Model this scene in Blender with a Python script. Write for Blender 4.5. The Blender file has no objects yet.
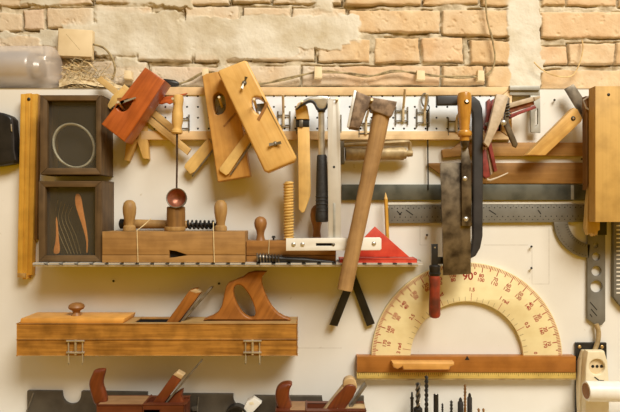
import bpy, bmesh, math, random
import numpy as np
from mathutils import Vector, Matrix
random.seed(7)
C = bpy.context.scene.collection
S = 0.0024            # metres per pixel on the face of the white board
DP = 570.0            # camera distance in the same units
PI = math.pi

def W(px, py, d=0.0):
    f = (DP - d) / DP
    return Vector(((px - 310) * f * S, -d * S, (206 - py) * f * S))

# ------------------------------------------------------------------ materials
def lin(c):
    return tuple(((v / 255) / 12.92 if v / 255 <= 0.04045 else ((v / 255 + 0.055) / 1.055) ** 2.4) for v in c) + (1,)

def newmat(name):
    m = bpy.data.materials.new(name); m.use_nodes = True
    nt = m.node_tree; nt.nodes.clear()
    o = nt.nodes.new('ShaderNodeOutputMaterial'); b = nt.nodes.new('ShaderNodeBsdfPrincipled')
    nt.links.new(b.outputs[0], o.inputs[0])
    return m, nt, b

def ramp(nt, c1, c2, p1=0.35, p2=0.65):
    r = nt.nodes.new('ShaderNodeValToRGB')
    r.color_ramp.elements[0].position = p1; r.color_ramp.elements[0].color = c1
    r.color_ramp.elements[1].position = p2; r.color_ramp.elements[1].color = c2
    return r

def wood(name, light, dark, ang=0, rough=0.5, L=0.16, Wd=0.009, spec=0.35, blot=0.8):
    light, dark = [(c[0] * .99, min(255, c[1] * 1.035), c[2] * .97) for c in (light, dark)]
    dark = tuple(.6 * a + .4 * b_ for a, b_ in zip(dark, light))
    m, nt, b = newmat(name); N = nt.nodes.new; k = nt.links.new
    tc = N('ShaderNodeTexCoord'); mp = N('ShaderNodeMapping'); mp.vector_type = 'TEXTURE'
    mp.inputs['Location'].default_value = (len(name) * .37, .2, .1)
    mp.inputs['Rotation'].default_value = (0, -math.radians(ang), 0)
    mp.inputs['Scale'].default_value = (L, Wd, Wd)
    k(tc.outputs['Object'], mp.inputs[0])
    n = N('ShaderNodeTexNoise'); n.inputs['Scale'].default_value = 1; n.inputs['Detail'].default_value = 5
    n.inputs['Roughness'].default_value = 0.6; n.inputs['Distortion'].default_value = 0.4
    k(mp.outputs[0], n.inputs[0])
    r = ramp(nt, lin(dark), lin(light), 0.32, 0.62); k(n.outputs[0], r.inputs[0])
    n2 = N('ShaderNodeTexNoise'); n2.inputs['Scale'].default_value = 28; n2.inputs['Detail'].default_value = 4
    k(tc.outputs['Object'], n2.inputs[0])
    r2 = ramp(nt, (blot, blot * .97, blot * .92, 1), (1.04, 1.04, 1.04, 1), 0.3, 0.6); k(n2.outputs[0], r2.inputs[0])
    mx = N('ShaderNodeMix'); mx.data_type = 'RGBA'; mx.blend_type = 'MULTIPLY'; mx.inputs[0].default_value = 1
    k(r.outputs[0], mx.inputs[6]); k(r2.outputs[0], mx.inputs[7]); k(mx.outputs[2], b.inputs['Base Color'])
    b.inputs['Roughness'].default_value = rough; b.inputs['Specular IOR Level'].default_value = spec
    bp = N('ShaderNodeBump'); bp.inputs['Strength'].default_value = 0.15; bp.inputs['Distance'].default_value = 0.002
    k(n.outputs[0], bp.inputs['Height']); k(bp.outputs[0], b.inputs['Normal'])
    return m

def plain(name, c, c2=None, rough=0.5, metal=0.0, scale=60, spec=0.4, bump=0.0):
    m, nt, b = newmat(name); N = nt.nodes.new; k = nt.links.new
    c2 = c2 or tuple(v * .85 for v in c)
    tc = N('ShaderNodeTexCoord'); n = N('ShaderNodeTexNoise'); n.inputs['Scale'].default_value = scale
    n.inputs['Detail'].default_value = 5; k(tc.outputs['Object'], n.inputs[0])
    r = ramp(nt, lin(c2), lin(c), 0.35, 0.6); k(n.outputs[0], r.inputs[0]); k(r.outputs[0], b.inputs['Base Color'])
    b.inputs['Roughness'].default_value = rough; b.inputs['Metallic'].default_value = metal
    b.inputs['Specular IOR Level'].default_value = spec
    if bump:
        bp = N('ShaderNodeBump'); bp.inputs['Strength'].default_value = bump; bp.inputs['Distance'].default_value = 0.002
        k(n.outputs[0], bp.inputs['Height']); k(bp.outputs[0], b.inputs['Normal'])
    return m

def glassy(name, tint, gloss=0.08, opac=0.0, ocol=(255, 255, 255)):
    m = bpy.data.materials.new(name); m.use_nodes = True; nt = m.node_tree; nt.nodes.clear()
    N = nt.nodes.new; k = nt.links.new
    o = N('ShaderNodeOutputMaterial'); t = N('ShaderNodeBsdfTransparent'); t.inputs[0].default_value = tint
    g = N('ShaderNodeBsdfGlossy'); g.inputs['Roughness'].default_value = 0.12
    mx = N('ShaderNodeMixShader'); mx.inputs[0].default_value = gloss
    k(t.outputs[0], mx.inputs[1]); k(g.outputs[0], mx.inputs[2])
    d = N('ShaderNodeBsdfDiffuse'); d.inputs[0].default_value = lin(ocol)
    m2 = N('ShaderNodeMixShader'); m2.inputs[0].default_value = opac
    k(mx.outputs[0], m2.inputs[1]); k(d.outputs[0], m2.inputs[2]); k(m2.outputs[0], o.inputs[0])
    return m

M = {}
M['batten'] = wood('pale_batten', (238, 198, 162), (224, 180, 142), 0, L=.3)
M['yplane'] = wood('yellow_beech', (222, 170, 106), (206, 148, 82), -63, rough=.4, L=.25, blot=.88)
M['yplane2'] = wood('amber_beech', (206, 148, 84), (180, 120, 62), -82, rough=.4, L=.25)
M['red'] = wood('red_varnished_wood', (184, 92, 42), (140, 62, 26), 56, rough=.32, L=.2, spec=.5)
M['redwood'] = wood('orange_wood', (200, 96, 44), (150, 64, 30), 10)
M['pale'] = wood('pale_wood', (220, 178, 126), (196, 150, 98), -38)
M['palev'] = wood('pale_wood_upright', (222, 174, 112), (200, 150, 88), 90)
M['palew'] = wood('pale_wedge_wood', (224, 178, 116), (200, 150, 86), 55)
M['frame'] = wood('dark_frame_wood', (104, 77, 52), (62, 45, 30), 90, rough=.6, blot=.7)
M['frameh'] = wood('dark_frame_wood_flat', (112, 83, 56), (68, 50, 33), 0, rough=.6, blot=.7)
M['block'] = wood('tan_block_wood', (172, 124, 76), (142, 98, 56), 0, rough=.6, L=.2)
M['knob'] = wood('turned_knob_wood', (176, 132, 84), (140, 98, 58), 90, rough=.55)
M['knob2'] = wood('reddish_knob_wood', (156, 104, 60), (118, 74, 40), 90, rough=.45)
M['brown'] = wood('brown_wood', (162, 108, 58), (122, 76, 38), 0, rough=.5)
M['brownv'] = wood('brown_wood_upright', (140, 96, 52), (100, 66, 34), 90, rough=.6)
M['long'] = wood('honey_plane_wood', (188, 126, 58), (112, 66, 24), 0, rough=.42, L=.16, Wd=.007, blot=.6)
M['longtop'] = wood('worn_plane_top', (190, 146, 98), (150, 108, 66), 0, rough=.55)
M['lid'] = wood('orange_lid_wood', (228, 160, 84), (204, 130, 60), 0, rough=.45)
M['tote'] = wood('tote_wood', (166, 100, 46), (122, 68, 28), 60, rough=.38)
M['dark'] = wood('dark_red_wood', (122, 56, 28), (78, 32, 16), 70, rough=.38, spec=.5)
M['darkh'] = wood('dark_red_body_wood', (108, 52, 32), (72, 32, 20), 0, rough=.42)
M['endgrain'] = wood('pale_end_grain', (204, 166, 130), (172, 132, 96), 20)
M['deck'] = wood('dusty_plane_deck', (166, 122, 90), (136, 94, 66), 0)
M['axe'] = wood('axe_handle_wood', (176, 132, 90), (140, 100, 64), 80, rough=.6, L=.12)
M['board'] = wood('light_board_wood', (206, 158, 94), (190, 142, 78), 90, rough=.5, L=.4)
M['boardedge'] = wood('light_board_edge', (216, 176, 122), (196, 152, 98), 90, rough=.6)
M['bar'] = wood('straightedge_wood', (158, 110, 64), (124, 84, 44), 0, L=.3)
M['bar2'] = wood('pale_straightedge_wood', (178, 128, 76), (146, 100, 56), 0, L=.3)
M['stock'] = wood('bevel_stock_wood', (216, 164, 98), (184, 128, 68), 42, L=.2)
M['sawh'] = wood('varnished_saw_handle', (206, 144, 64), (168, 104, 40), 90, rough=.25, spec=.6)
M['prot'] = wood('cream_protractor', (236, 211, 174), (229, 201, 158), 0, rough=.5, L=.5, Wd=.04, blot=.95)
M['protbar'] = wood('protractor_bar_wood', (172, 106, 50), (154, 92, 38), 0, rough=.4, L=.4)
M['prothandle'] = wood('protractor_handle_wood', (226, 164, 96), (206, 140, 74), 0, rough=.45)
M['rule'] = wood('yellow_rule_face', (216, 178, 106), (200, 160, 86), 0, L=.4)
M['fold'] = wood('yellow_folding_rule', (214, 156, 66), (186, 124, 42), 90, L=.2)
M['screw'] = wood('wooden_screw', (226, 180, 112), (200, 150, 86), 0)
M['rust'] = plain('rusty_axe_steel', (146, 122, 98), (98, 78, 60), rough=.6, metal=.35, scale=70, bump=.2)
M['edge'] = plain('bright_axe_edge', (232, 228, 220), (206, 200, 190), rough=.4, metal=.4)
M['steel'] = plain('blotched_steel', (138, 126, 108), (66, 57, 47), rough=.36, metal=.75, scale=30, bump=.1)
M['blade'] = plain('dark_blade_steel', (112, 114, 106), (78, 82, 76), rough=.35, metal=.5, scale=20)
M['gray'] = plain('grey_tool_metal', (126, 122, 112), (112, 108, 98), rough=.55, metal=.2, scale=20)
M['grayl'] = plain('light_grey_metal', (180, 178, 168), (156, 154, 144), rough=.45, metal=.35, scale=30)
M['chrome'] = plain('bright_metal', (222, 218, 208), (190, 186, 176), rough=.28, metal=.75, scale=40)
M['wire'] = plain('wire_metal', (140, 132, 118), (104, 96, 84), rough=.4, metal=.6)
M['brass'] = plain('brass_peg', (214, 180, 120), (180, 142, 84), rough=.35, metal=.6)
M['peg2'] = plain('pale_peg', (226, 206, 168), (200, 178, 138), rough=.35, metal=.3)
M['alu'] = plain('aluminium_square', (214, 208, 196), (200, 194, 182), rough=.45, metal=.3, scale=15)
M['white'] = plain('white_metal', (236, 232, 220), (226, 220, 206), rough=.5, scale=20)
M['peg'] = plain('white_pegboard', (236, 241, 246), (226, 232, 238), rough=.55, scale=20)
M['black'] = plain('black_metal', (38, 34, 30), (24, 22, 20), rough=.4, scale=40)
M['blackbar'] = plain('black_bar', (58, 55, 54), (42, 40, 40), rough=.45, scale=20)
M['rubber'] = plain('black_rubber', (52, 50, 48), (36, 34, 34), rough=.6, scale=200, bump=.4)
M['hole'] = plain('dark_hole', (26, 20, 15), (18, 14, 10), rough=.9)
M['olive'] = plain('olive_metal', (186, 164, 122), (150, 128, 92), rough=.5, metal=.25)
M['redp'] = plain('red_paint', (204, 74, 48), (184, 54, 36), rough=.5, scale=30)
M['redh'] = plain('worn_red_handle', (150, 58, 36), (92, 44, 30), rough=.45, scale=35)
M['redc'] = plain('dark_red_clamp', (146, 62, 54), (106, 42, 37), rough=.45)
M['beige'] = plain('beige_clamp', (196, 176, 148), (170, 150, 122), rough=.5)
M['cream'] = plain('cream_plastic', (232, 218, 184), (226, 210, 174), rough=.4)
M['pvc'] = plain('white_pvc', (240, 236, 224), (234, 228, 214), rough=.35)
M['cable'] = plain('tan_cable', (176, 150, 104), (142, 118, 78), rough=.6)
M['wirec'] = plain('wall_cable', (170, 150, 108), (120, 102, 70), rough=.7)
M['copper'] = plain('copper_inside', (176, 112, 84), (128, 76, 54), rough=.4, metal=.4)
M['pot'] = plain('dark_pot_metal', (84, 62, 44), (52, 38, 28), rough=.45, metal=.3)
M['straw'] = plain('wood_dust_straw', (222, 192, 136), (184, 150, 98), rough=.8)
M['dust'] = plain('wood_dust', (214, 192, 152), (186, 160, 116), rough=.9, scale=90, bump=.5)
M['string'] = plain('pale_string', (230, 204, 152), rough=.8)
M['darkrack'] = plain('dark_rack_metal', (88, 80, 68), (66, 58, 48), rough=.5, metal=.2, scale=14)
M['redink'] = plain('red_ink', (170, 22, 20), (150, 18, 18), rough=.7)
M['blackink'] = plain('black_ink', (34, 28, 22), rough=.7)
M['jbox'] = plain('beige_junction_box', (226, 204, 164), (214, 190, 148), rough=.6, scale=18)
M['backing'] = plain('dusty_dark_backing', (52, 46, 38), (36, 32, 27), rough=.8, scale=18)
M['silver'] = plain('silver_tube', (206, 202, 200), (150, 146, 146), rough=.3, metal=.6, scale=8)
M['wrap'] = glassy('clear_plastic_wrap', (.97, .95, .93, 1), .06, .36, (230, 218, 206))
M['glass'] = glassy('case_glass', (.92, .92, .9, 1), .035, .04, (190, 182, 166))
M['ring'] = plain('pale_ring', (206, 198, 176), (176, 168, 148), rough=.4)
M['shave'] = plain('orange_shaving', (226, 150, 84), (206, 126, 62), rough=.6)
M['bronze'] = plain('bronze_bit', (158, 116, 66), (110, 78, 44), rough=.4, metal=.5)

# ------------------------------------------------------------------ mesh collector
_cv = [0]
class P:
    def __init__(s): s.bm = bmesh.new(); s.mats = []
    def mi(s, mat):
        m = M[mat]
        if m not in s.mats: s.mats.append(m)
        return s.mats.index(m)
    def _add(s, verts, faces, mat):
        i = s.mi(mat); vs = [s.bm.verts.new(v) for v in verts]
        for f in faces:
            try: F = s.bm.faces.new([vs[j] for j in f]); F.material_index = i
            except ValueError: pass
        return s
    def _curve(s, cu, fn, mat):
        ob = bpy.data.objects.new('t', cu); me = bpy.data.meshes.new_from_object(ob)
        vs = [fn(v.co) for v in me.vertices]; fs = [tuple(p.vertices) for p in me.polygons]
        s._add(vs, fs, mat)
        bpy.data.objects.remove(ob); bpy.data.meshes.remove(me); bpy.data.curves.remove(cu)
    def prism(s, pts, d, t, mat, bev=0.5, holes=(), res=1):
        f = (DP - d) / DP
        cu = bpy.data.curves.new('c', 'CURVE'); cu.dimensions = '2D'; cu.fill_mode = 'BOTH'
        b = min(bev, t * .45)
        for poly in [pts] + list(holes):
            sp = cu.splines.new('POLY'); sp.points.add(len(poly) - 1); sp.use_cyclic_u = True
            for p, (x, y) in zip(sp.points, poly): p.co = ((x - 310) * f * S, (206 - y) * f * S, 0, 1)
        cu.extrude = max(t / 2 - b, 1e-4) * S; cu.bevel_depth = b * S; cu.bevel_resolution = res; cu.offset = -b * S
        yc = -(d - t / 2) * S
        s._curve(cu, lambda c: Vector((c.x, yc - c.z, c.y)), mat)
        return s
    def box(s, x0, y0, x1, y1, d, t, mat, bev=0.5, res=1):
        return s.prism([(x0, y0), (x1, y0), (x1, y1), (x0, y1)], d, t, mat, bev, (), res)
    def wbox(s, x0, x1, z0, z1, d0, d1, mat, bev=0.4):
        # board units: x from the middle, z up, d out of the board
        bm = bmesh.new(); bmesh.ops.create_cube(bm, size=1)
        for v in bm.verts:
            v.co = Vector(((x0 + x1) / 2 + v.co.x * (x1 - x0), -((d0 + d1) / 2 + v.co.y * abs(d1 - d0)), (z0 + z1) / 2 + v.co.z * (z1 - z0))) * S
        if bev: bmesh.ops.bevel(bm, geom=bm.edges[:], offset=bev * S, segments=1, affect='EDGES', profile=.5)
        bmesh.ops.recalc_face_normals(bm, faces=bm.faces[:])
        bm.verts.index_update()
        s._add([v.co.copy() for v in bm.verts], [[v.index for v in f.verts] for f in bm.faces], mat); bm.free()
        return s
    def tubew(s, pts, rad, mat, n=8, closed=False, flat=1.0):
        pts = [Vector(p) for p in pts]; N = len(pts)
        rs = rad if isinstance(rad, (list, tuple)) else [rad] * N
        vs = []; fs = []; up = None
        for i, p in enumerate(pts):
            a = pts[(i - 1) % N] if (closed or i > 0) else p; b = pts[(i + 1) % N] if (closed or i < N - 1) else p
            t = (b - a).normalized()
            if up is None:
                up = t.cross(Vector((0, 1, 0)))
                if up.length < .1: up = t.cross(Vector((1, 0, 0)))
                up.normalize()
            up = (up - t * up.dot(t)).normalized(); w = t.cross(up)
            for j in range(n):
                q = 2 * PI * j / n
                vs.append(p + (up * math.cos(q) + w * math.sin(q) * flat) * rs[i])
        for i in range(N if closed else N - 1):
            for j in range(n):
                a = i * n + j; b = i * n + (j + 1) % n; c = ((i + 1) % N) * n + (j + 1) % n; e = ((i + 1) % N) * n + j
                fs.append((a, e, c, b))
        if not closed:
            fs.append(tuple(range(n))); fs.append(tuple(range((N - 1) * n, N * n))[::-1])
        return s._add(vs, fs, mat)
    def tube(s, pts, r, mat, n=8, closed=False, flat=1.0):
        ws = [W(*p) for p in pts]
        rr = [x * S * (DP - p[2]) / DP for x, p in zip(r, pts)] if isinstance(r, (list, tuple)) else [r * S * (DP - p[2]) / DP for p in pts]
        return s.tubew(ws, rr, mat, n, closed, flat)
    def lathe(s, a, b, prof, mat, n=20):
        A, B = W(*a), W(*b); f = (DP - (a[2] + b[2]) / 2) / DP * S
        if a[0] == b[0] and a[1] == b[1] and a[2] != b[2]:   # axis straight out of the board
            if a[2] < b[2]: A.x, A.z = B.x, B.z
            else: B.x, B.z = A.x, A.z
        ax = (B - A); t = ax.normalized()
        up = t.cross(Vector((0, 1, 0)))
        if up.length < .1: up = t.cross(Vector((1, 0, 0)))
        up.normalize(); w = t.cross(up); vs = []; fs = []
        for (k, r) in prof:
            for j in range(n):
                q = 2 * PI * j / n; vs.append(A + ax * k + (up * math.cos(q) + w * math.sin(q)) * max(r, .02) * f)
        for i in range(len(prof) - 1):
            for j in range(n):
                fs.append((i * n + j, (i + 1) * n + j, (i + 1) * n + (j + 1) % n, i * n + (j + 1) % n))
        fs.append(tuple(range(n))); fs.append(tuple(range((len(prof) - 1) * n, len(prof) * n))[::-1])
        return s._add(vs, fs, mat)
    def helix(s, a, b, r, turns, tr, mat, r2=None, n=5, seg=14, starts=1):
        A, B = W(*a), W(*b); f = (DP - (a[2] + b[2]) / 2) / DP * S; ax = B - A; t = ax.normalized()
        up = t.cross(Vector((0, 1, 0))); up.normalize(); w = t.cross(up); r2 = r if r2 is None else r2
        for st in range(starts):
            pts = []
            K = int(turns * seg)
            for i in range(K + 1):
                k = i / K; q = 2 * PI * (turns * k + st / starts); rr = (r + (r2 - r) * k) * f
                pts.append(A + ax * k + (up * math.cos(q) + w * math.sin(q)) * rr)
            s.tubew(pts, tr * f, mat, n)
        return s
    def slab(s, pts, t, mat):
        fr = [W(*p) for p in pts]; bk = [v + Vector((0, t * S, 0)) for v in fr]; n = len(pts)
        fs = [tuple(range(n)), tuple(range(n, 2 * n))[::-1]]
        for i in range(n): fs.append((i, i + n, (i + 1) % n + n, (i + 1) % n))
        return s._add(fr + bk, fs, mat)
    def line(s, x0, y0, x1, y1, d, w, mat):
        v = Vector((x1 - x0, y1 - y0)); nn = Vector((-v.y, v.x)).normalized() * w / 2
        q = [(x0 + nn.x, y0 + nn.y), (x0 - nn.x, y0 - nn.y), (x1 - nn.x, y1 - nn.y), (x1 + nn.x, y1 + nn.y)]
        return s._add([W(x, y, d) for x, y in q], [(0, 1, 2, 3)], mat)
    def disc(s, x, y, d, r, mat, n=14, t=0.0):
        return s.lathe((x, y, d - max(t, .05)), (x, y, d), [(0, r), (1, r)], mat, n)
    def dome(s, x, y, d, r, mat, h=None):
        h = h or r * .5
        return s.lathe((x, y, d), (x, y, d + h), [(0, r), (.5, r * .85), (.85, r * .5), (1, .05)], mat, 14)
    def text(s, body, x, y, d, size, ang, mat):
        cu = bpy.data.curves.new('t', 'FONT'); cu.body = body; cu.size = size * S; cu.align_x = 'CENTER'; cu.align_y = 'CENTER'
        cu.offset = 0.02 * size * S; cu.resolution_u = 3
        o = W(x, y, d); ca, sa = math.cos(ang), math.sin(ang)
        s._curve(cu, lambda c: o + Vector((c.x * ca - c.y * sa, 0, c.x * sa + c.y * ca)), mat)
        return s
    def build(s, name, parent=None, base=None, sharp=38):
        base = base or Vector((0, 0, 0))
        bmesh.ops.remove_doubles(s.bm, verts=s.bm.verts[:], dist=1e-6)
        bmesh.ops.recalc_face_normals(s.bm, faces=s.bm.faces[:])
        for v in s.bm.verts: v.co -= base
        for f in s.bm.faces: f.smooth = True
        me = bpy.data.meshes.new(name); s.bm.to_mesh(me); s.bm.free()
        for m in s.mats: me.materials.append(m)
        me.set_sharp_from_angle(angle=math.radians(sharp))
        o = bpy.data.objects.new(name, me); C.objects.link(o)
        if parent: o.parent = parent
        else: o.location = base
        return o

class Thing:
    def __init__(s, name, label, cat, base, group=None):
        s.base = W(*base); o = s.o = bpy.data.objects.new(name, None); C.objects.link(o)
        o.location = s.base; o.empty_display_size = .02; o['label'] = label; o['category'] = cat
        if group: o['group'] = group
    def part(s, name, p, label=None, of=None):
        o = p.build(name, of or s.o, s.base)
        if label: o['label'] = label
        return o

def solo(name, label, cat, p, base, group=None, kind=None):
    o = p.build(name, None, W(*base)); o['label'] = label; o['category'] = cat
    if group: o['group'] = group
    if kind: o['kind'] = kind
    return o

def arc(cx, cy, r, a0, a1, n, ry=None):
    ry = ry or r
    return [(cx + r * math.cos(math.radians(a0 + (a1 - a0) * i / n)), cy - ry * math.sin(math.radians(a0 + (a1 - a0) * i / n))) for i in range(n + 1)]

def smooth(pts, it=2):
    for _ in range(it):
        q = []
        for i, p in enumerate(pts):
            n = pts[(i + 1) % len(pts)]
            q += [(.75 * p[0] + .25 * n[0], .75 * p[1] + .25 * n[1]), (.25 * p[0] + .75 * n[0], .25 * p[1] + .75 * n[1])]
        pts = q
    return pts

def spath(pts, k=6):
    # Catmull-Rom through 3-D pixel points
    out = []; n = len(pts)
    for i in range(n - 1):
        p0, p1, p2, p3 = pts[max(i - 1, 0)], pts[i], pts[i + 1], pts[min(i + 2, n - 1)]
        for j in range(k):
            t = j / k
            out.append(tuple(.5 * (2 * b + (c - a) * t + (2 * a - 5 * b + 4 * c - e) * t * t + (3 * b - a - 3 * c + e) * t ** 3) for a, b, c, e in zip(p0, p1, p2, p3)))
    out.append(pts[-1]); return out

# ------------------------------------------------------------------ brick wall (real relief)
WD = -42
def vnoise(x, y, seed):
    r = np.random.RandomState(seed); L = r.rand(257, 257)
    xi = np.floor(x).astype(int); yi = np.floor(y).astype(int); fx = x - xi; fy = y - yi
    fx = fx * fx * (3 - 2 * fx); fy = fy * fy * (3 - 2 * fy); xi %= 256; yi %= 256
    return (L[xi, yi] * (1 - fx) + L[xi + 1, yi] * fx) * (1 - fy) + (L[xi, yi + 1] * (1 - fx) + L[xi + 1, yi + 1] * fx) * fy
def fbm(x, y, sc, seed, o=4):
    t = 0; a = .5; s = 0
    for i in range(o):
        t = t + a * vnoise(x / sc * 2 ** i + 31.7 * i, y / sc * 2 ** i + 11.3 * i, seed + i); s += a; a *= .5
    return t / s - .5
def sstep(a, b, x):
    t = np.clip((x - a) / (b - a), 0, 1); return t * t * (3 - 2 * t)

def brick_wall():
    nx, ny = 1050, 250
    xs = np.linspace(-60, 680, nx); ys = np.linspace(-45, 112, ny)
    X, Y = np.meshgrid(xs, ys, indexing='ij')
    wx = X + 5 * fbm(X, Y, 22, 3); wy = Y + 3.4 * fbm(X, Y, 18, 9) + 2.2 * fbm(X, Y, 90, 19)
    bricks = [(350,10,441,32),(444,10,511,35),(541,12,640,37),
              (318,40,368,61),(374,38,420,62),(423,38,463,62),(471,40,512,63),(533,46,567,64),(569,43,615,64),(617,42,670,64),
              (150,66,228,85),(231,66,300,85),(303,66,440,85),(443,66,484,85),(487,66,513,88),(527,72,540,89),(542,70,630,90),(632,70,690,90),
              (346,-16,421,4),(424,-16,478,4),(482,-16,530,5),(543,-14,566,5),(568,-14,617,5),(620,-14,680,6),
              (-30,12,20,31),(23,9,44,29),(47,8,92,28),(96,7,150,21),(186,6,238,22),(243,8,290,22),(293,8,346,30),
              (-40,36,42,55),(44,36,92,58),(95,34,135,56),(138,38,192,60),(196,44,250,60),(254,40,314,60),
              (-40,62,20,84),(24,62,70,84),(74,62,146,84),
              (-20,-16,28,5),(32,-16,92,4),(96,-16,158,3),(162,-16,228,3),(232,-16,270,2),(273,-16,342,3)]
    for row, yy in enumerate((-40,)):
        x = -70
        while x < 680: bricks.append((x, yy, x + 56, yy + 21)); x += 60
    for yy in (92,):
        x = -60
        while x < 680: bricks.append((x, yy, x + 70, yy + 22)); x += 74
    jd = sstep(.02, .16, fbm(X, Y, 40, 170, 3))
    CR = np.zeros_like(X); H = np.zeros_like(X); B = np.zeros_like(X); ID = np.zeros_like(X); rr = random.Random(4)
    for (a, b, c, e) in bricks:
        sd = np.maximum(np.abs(wx - (a + c) / 2) - (c - a) / 2, np.abs(wy - (b + e) / 2) - (e - b) / 2)
        m = sstep(.45, -.5, sd); hh = 4.6 + rr.uniform(-.7, .9) + rr.uniform(-.012, .012) * (X - (a + c) / 2)
        rnd = rr.random()
        H = np.where(m > 0, np.maximum(H, m * hh * (1 - .10 * sstep(-2.5, 0, sd))), H); crk = np.exp(-((sd - .9) / .55) ** 2) * sstep(-.06, .12, fbm(X + 3 * a, Y, 22, 333, 3) + .10 * (wy > (b + e) / 2)); CR = np.maximum(CR, crk); ID = np.where(m > .3, rnd, ID); B = np.maximum(B, m)
    # plaster remains
    rects = [(60,22,342,52),(40,30,90,44),(120,18,352,46),(96,44,304,58),(95,12,180,26),(240,16,352,30),(312,-12,330,10),(507,-50,541,92),(338,14,361,44),
             (20,-20,60,6),(130,-6,190,6),(0,33,40,38),(115,56,140,66),(218,50,226,70),(514,60,545,74)]
    nz = 10 * fbm(X, Y, 26, 40, 5) + 5 * fbm(X, Y, 6, 50, 3)
    PS = np.full_like(X, 99.)
    for (a, b, c, e) in rects:
        PS = np.minimum(PS, np.maximum(np.abs(X - (a + c) / 2) - (c - a) / 2, np.abs(Y - (b + e) / 2) - (e - b) / 2))
    soft = .6 + 5 * sstep(.0, .25, fbm(X, Y, 60, 210, 2)); pm = sstep(1, -1, (PS + nz) / soft)
    H = np.maximum(H, 0) + .9 * fbm(X, Y, 5, 60, 4) + (1 - B) * (1.9 + 4.6 * fbm(X, Y, 12, 70, 4) - 3.0 * jd)
    H -= 5.5 * CR * (1 - B)
    pl = 5.2 + 3.2 * fbm(X, Y, 40, 80, 4) + 1.1 * fbm(X, Y, 8, 90, 4)
    H = H * (1 - pm) + pm * np.maximum(pl, H * .6)
    # pitting of the brick faces
    pit = sstep(.17, .3, fbm(X, Y, 7, 120, 3)); H -= pit * B * (1 - pm) * .9
    wash = np.clip(sstep(380, 300, X) * .55 + fbm(X, Y, 30, 130) * .9, 0, 1)
    f = (DP - WD) / DP
    co = np.empty((nx, ny, 3)); co[..., 0] = (X - 310) * f * S; co[..., 2] = (206 - Y) * f * S; co[..., 1] = -(WD + H - 4) * S
    idx = np.arange(nx * ny).reshape(nx, ny)
    q = np.stack([idx[:-1, :-1], idx[:-1, 1:], idx[1:, 1:], idx[1:, :-1]], -1).reshape(-1, 4)
    me = bpy.data.meshes.new('wall_back'); me.vertices.add(nx * ny); me.vertices.foreach_set('co', co.reshape(-1))
    me.loops.add(q.size); me.loops.foreach_set('vertex_index', q.reshape(-1).astype(np.int32))
    me.polygons.add(len(q)); me.polygons.foreach_set('loop_start', np.arange(0, q.size, 4, dtype=np.int32))
    me.polygons.foreach_set('loop_total', np.full(len(q), 4, dtype=np.int32))
    me.update(calc_edges=True)
    at = me.color_attributes.new('mask', 'FLOAT_COLOR', 'POINT')
    col = np.stack([B, pm, ID, wash], -1); at.data.foreach_set('color', col.reshape(-1))
    me.polygons.foreach_set('use_smooth', np.ones(len(q), dtype=bool))
    m, nt, b = newmat('brick_and_plaster'); N = nt.nodes.new; k = nt.links.new
    a = N('ShaderNodeAttribute'); a.attribute_name = 'mask'; sp = N('ShaderNodeSeparateColor'); k(a.outputs['Color'], sp.inputs[0])
    tc = N('ShaderNodeTexCoord')
    def noise(sc, det=5):
        n = N('ShaderNodeTexNoise'); n.inputs['Scale'].default_value = sc; n.inputs['Detail'].default_value = det; k(tc.outputs['Object'], n.inputs[0]); return n
    def mix(fac, A, Bc):
        x = N('ShaderNodeMix'); x.data_type = 'RGBA'
        for s_, v in ((0, fac), (6, A), (7, Bc)):
            if hasattr(v, 'is_output'): k(v, x.inputs[s_])
            else: x.inputs[s_].default_value = v
        return x.outputs[2]
    r = N('ShaderNodeValToRGB'); cr = r.color_ramp
    cr.elements[0].position = 0; cr.elements[0].color = lin((208, 182, 144)); cr.elements[1].position = 1; cr.elements[1].color = lin((212, 178, 152))
    for p_, c_ in ((.3, (202, 172, 130)), (.55, (214, 194, 162)), (.8, (208, 176, 138))):
        e = cr.elements.new(p_); e.color = lin(c_)
    k(sp.outputs[2], r.inputs[0])
    n1 = noise(24); r1 = ramp(nt, lin((188, 144, 94)), lin((224, 198, 160)), .3, .7); k(n1.outputs[0], r1.inputs[0])
    bc = mix(.45, r.outputs[0], r1.outputs[0])
    bc = mix(a.outputs['Alpha'], bc, lin((208, 198, 180)))
    n2 = noise(40, 8); r2 = ramp(nt, lin((160, 144, 116)), lin((204, 190, 164)), .35, .62); k(n2.outputs[0], r2.inputs[0])
    n3 = noise(14, 6); r3 = ramp(nt, lin((190, 176, 148)), lin((214, 206, 188)), .32, .6); k(n3.outputs[0], r3.inputs[0])
    c1 = mix(sp.outputs[0], r2.outputs[0], bc); c2 = mix(sp.outputs[1], c1, r3.outputs[0]); k(c2, b.inputs['Base Color'])
    b.inputs['Roughness'].default_value = .85; b.inputs['Specular IOR Level'].default_value = .15
    bp = N('ShaderNodeBump'); bp.inputs['Strength'].default_value = .35; bp.inputs['Distance'].default_value = .003
    k(noise(160, 6).outputs[0], bp.inputs['Height']); k(bp.outputs[0], b.inputs['Normal'])
    me.materials.append(m)
    o = bpy.data.objects.new('wall_back', me); C.objects.link(o); o['kind'] = 'structure'
    o['label'] = 'old brick wall with remains of white plaster above the tool board'
brick_wall()

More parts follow.
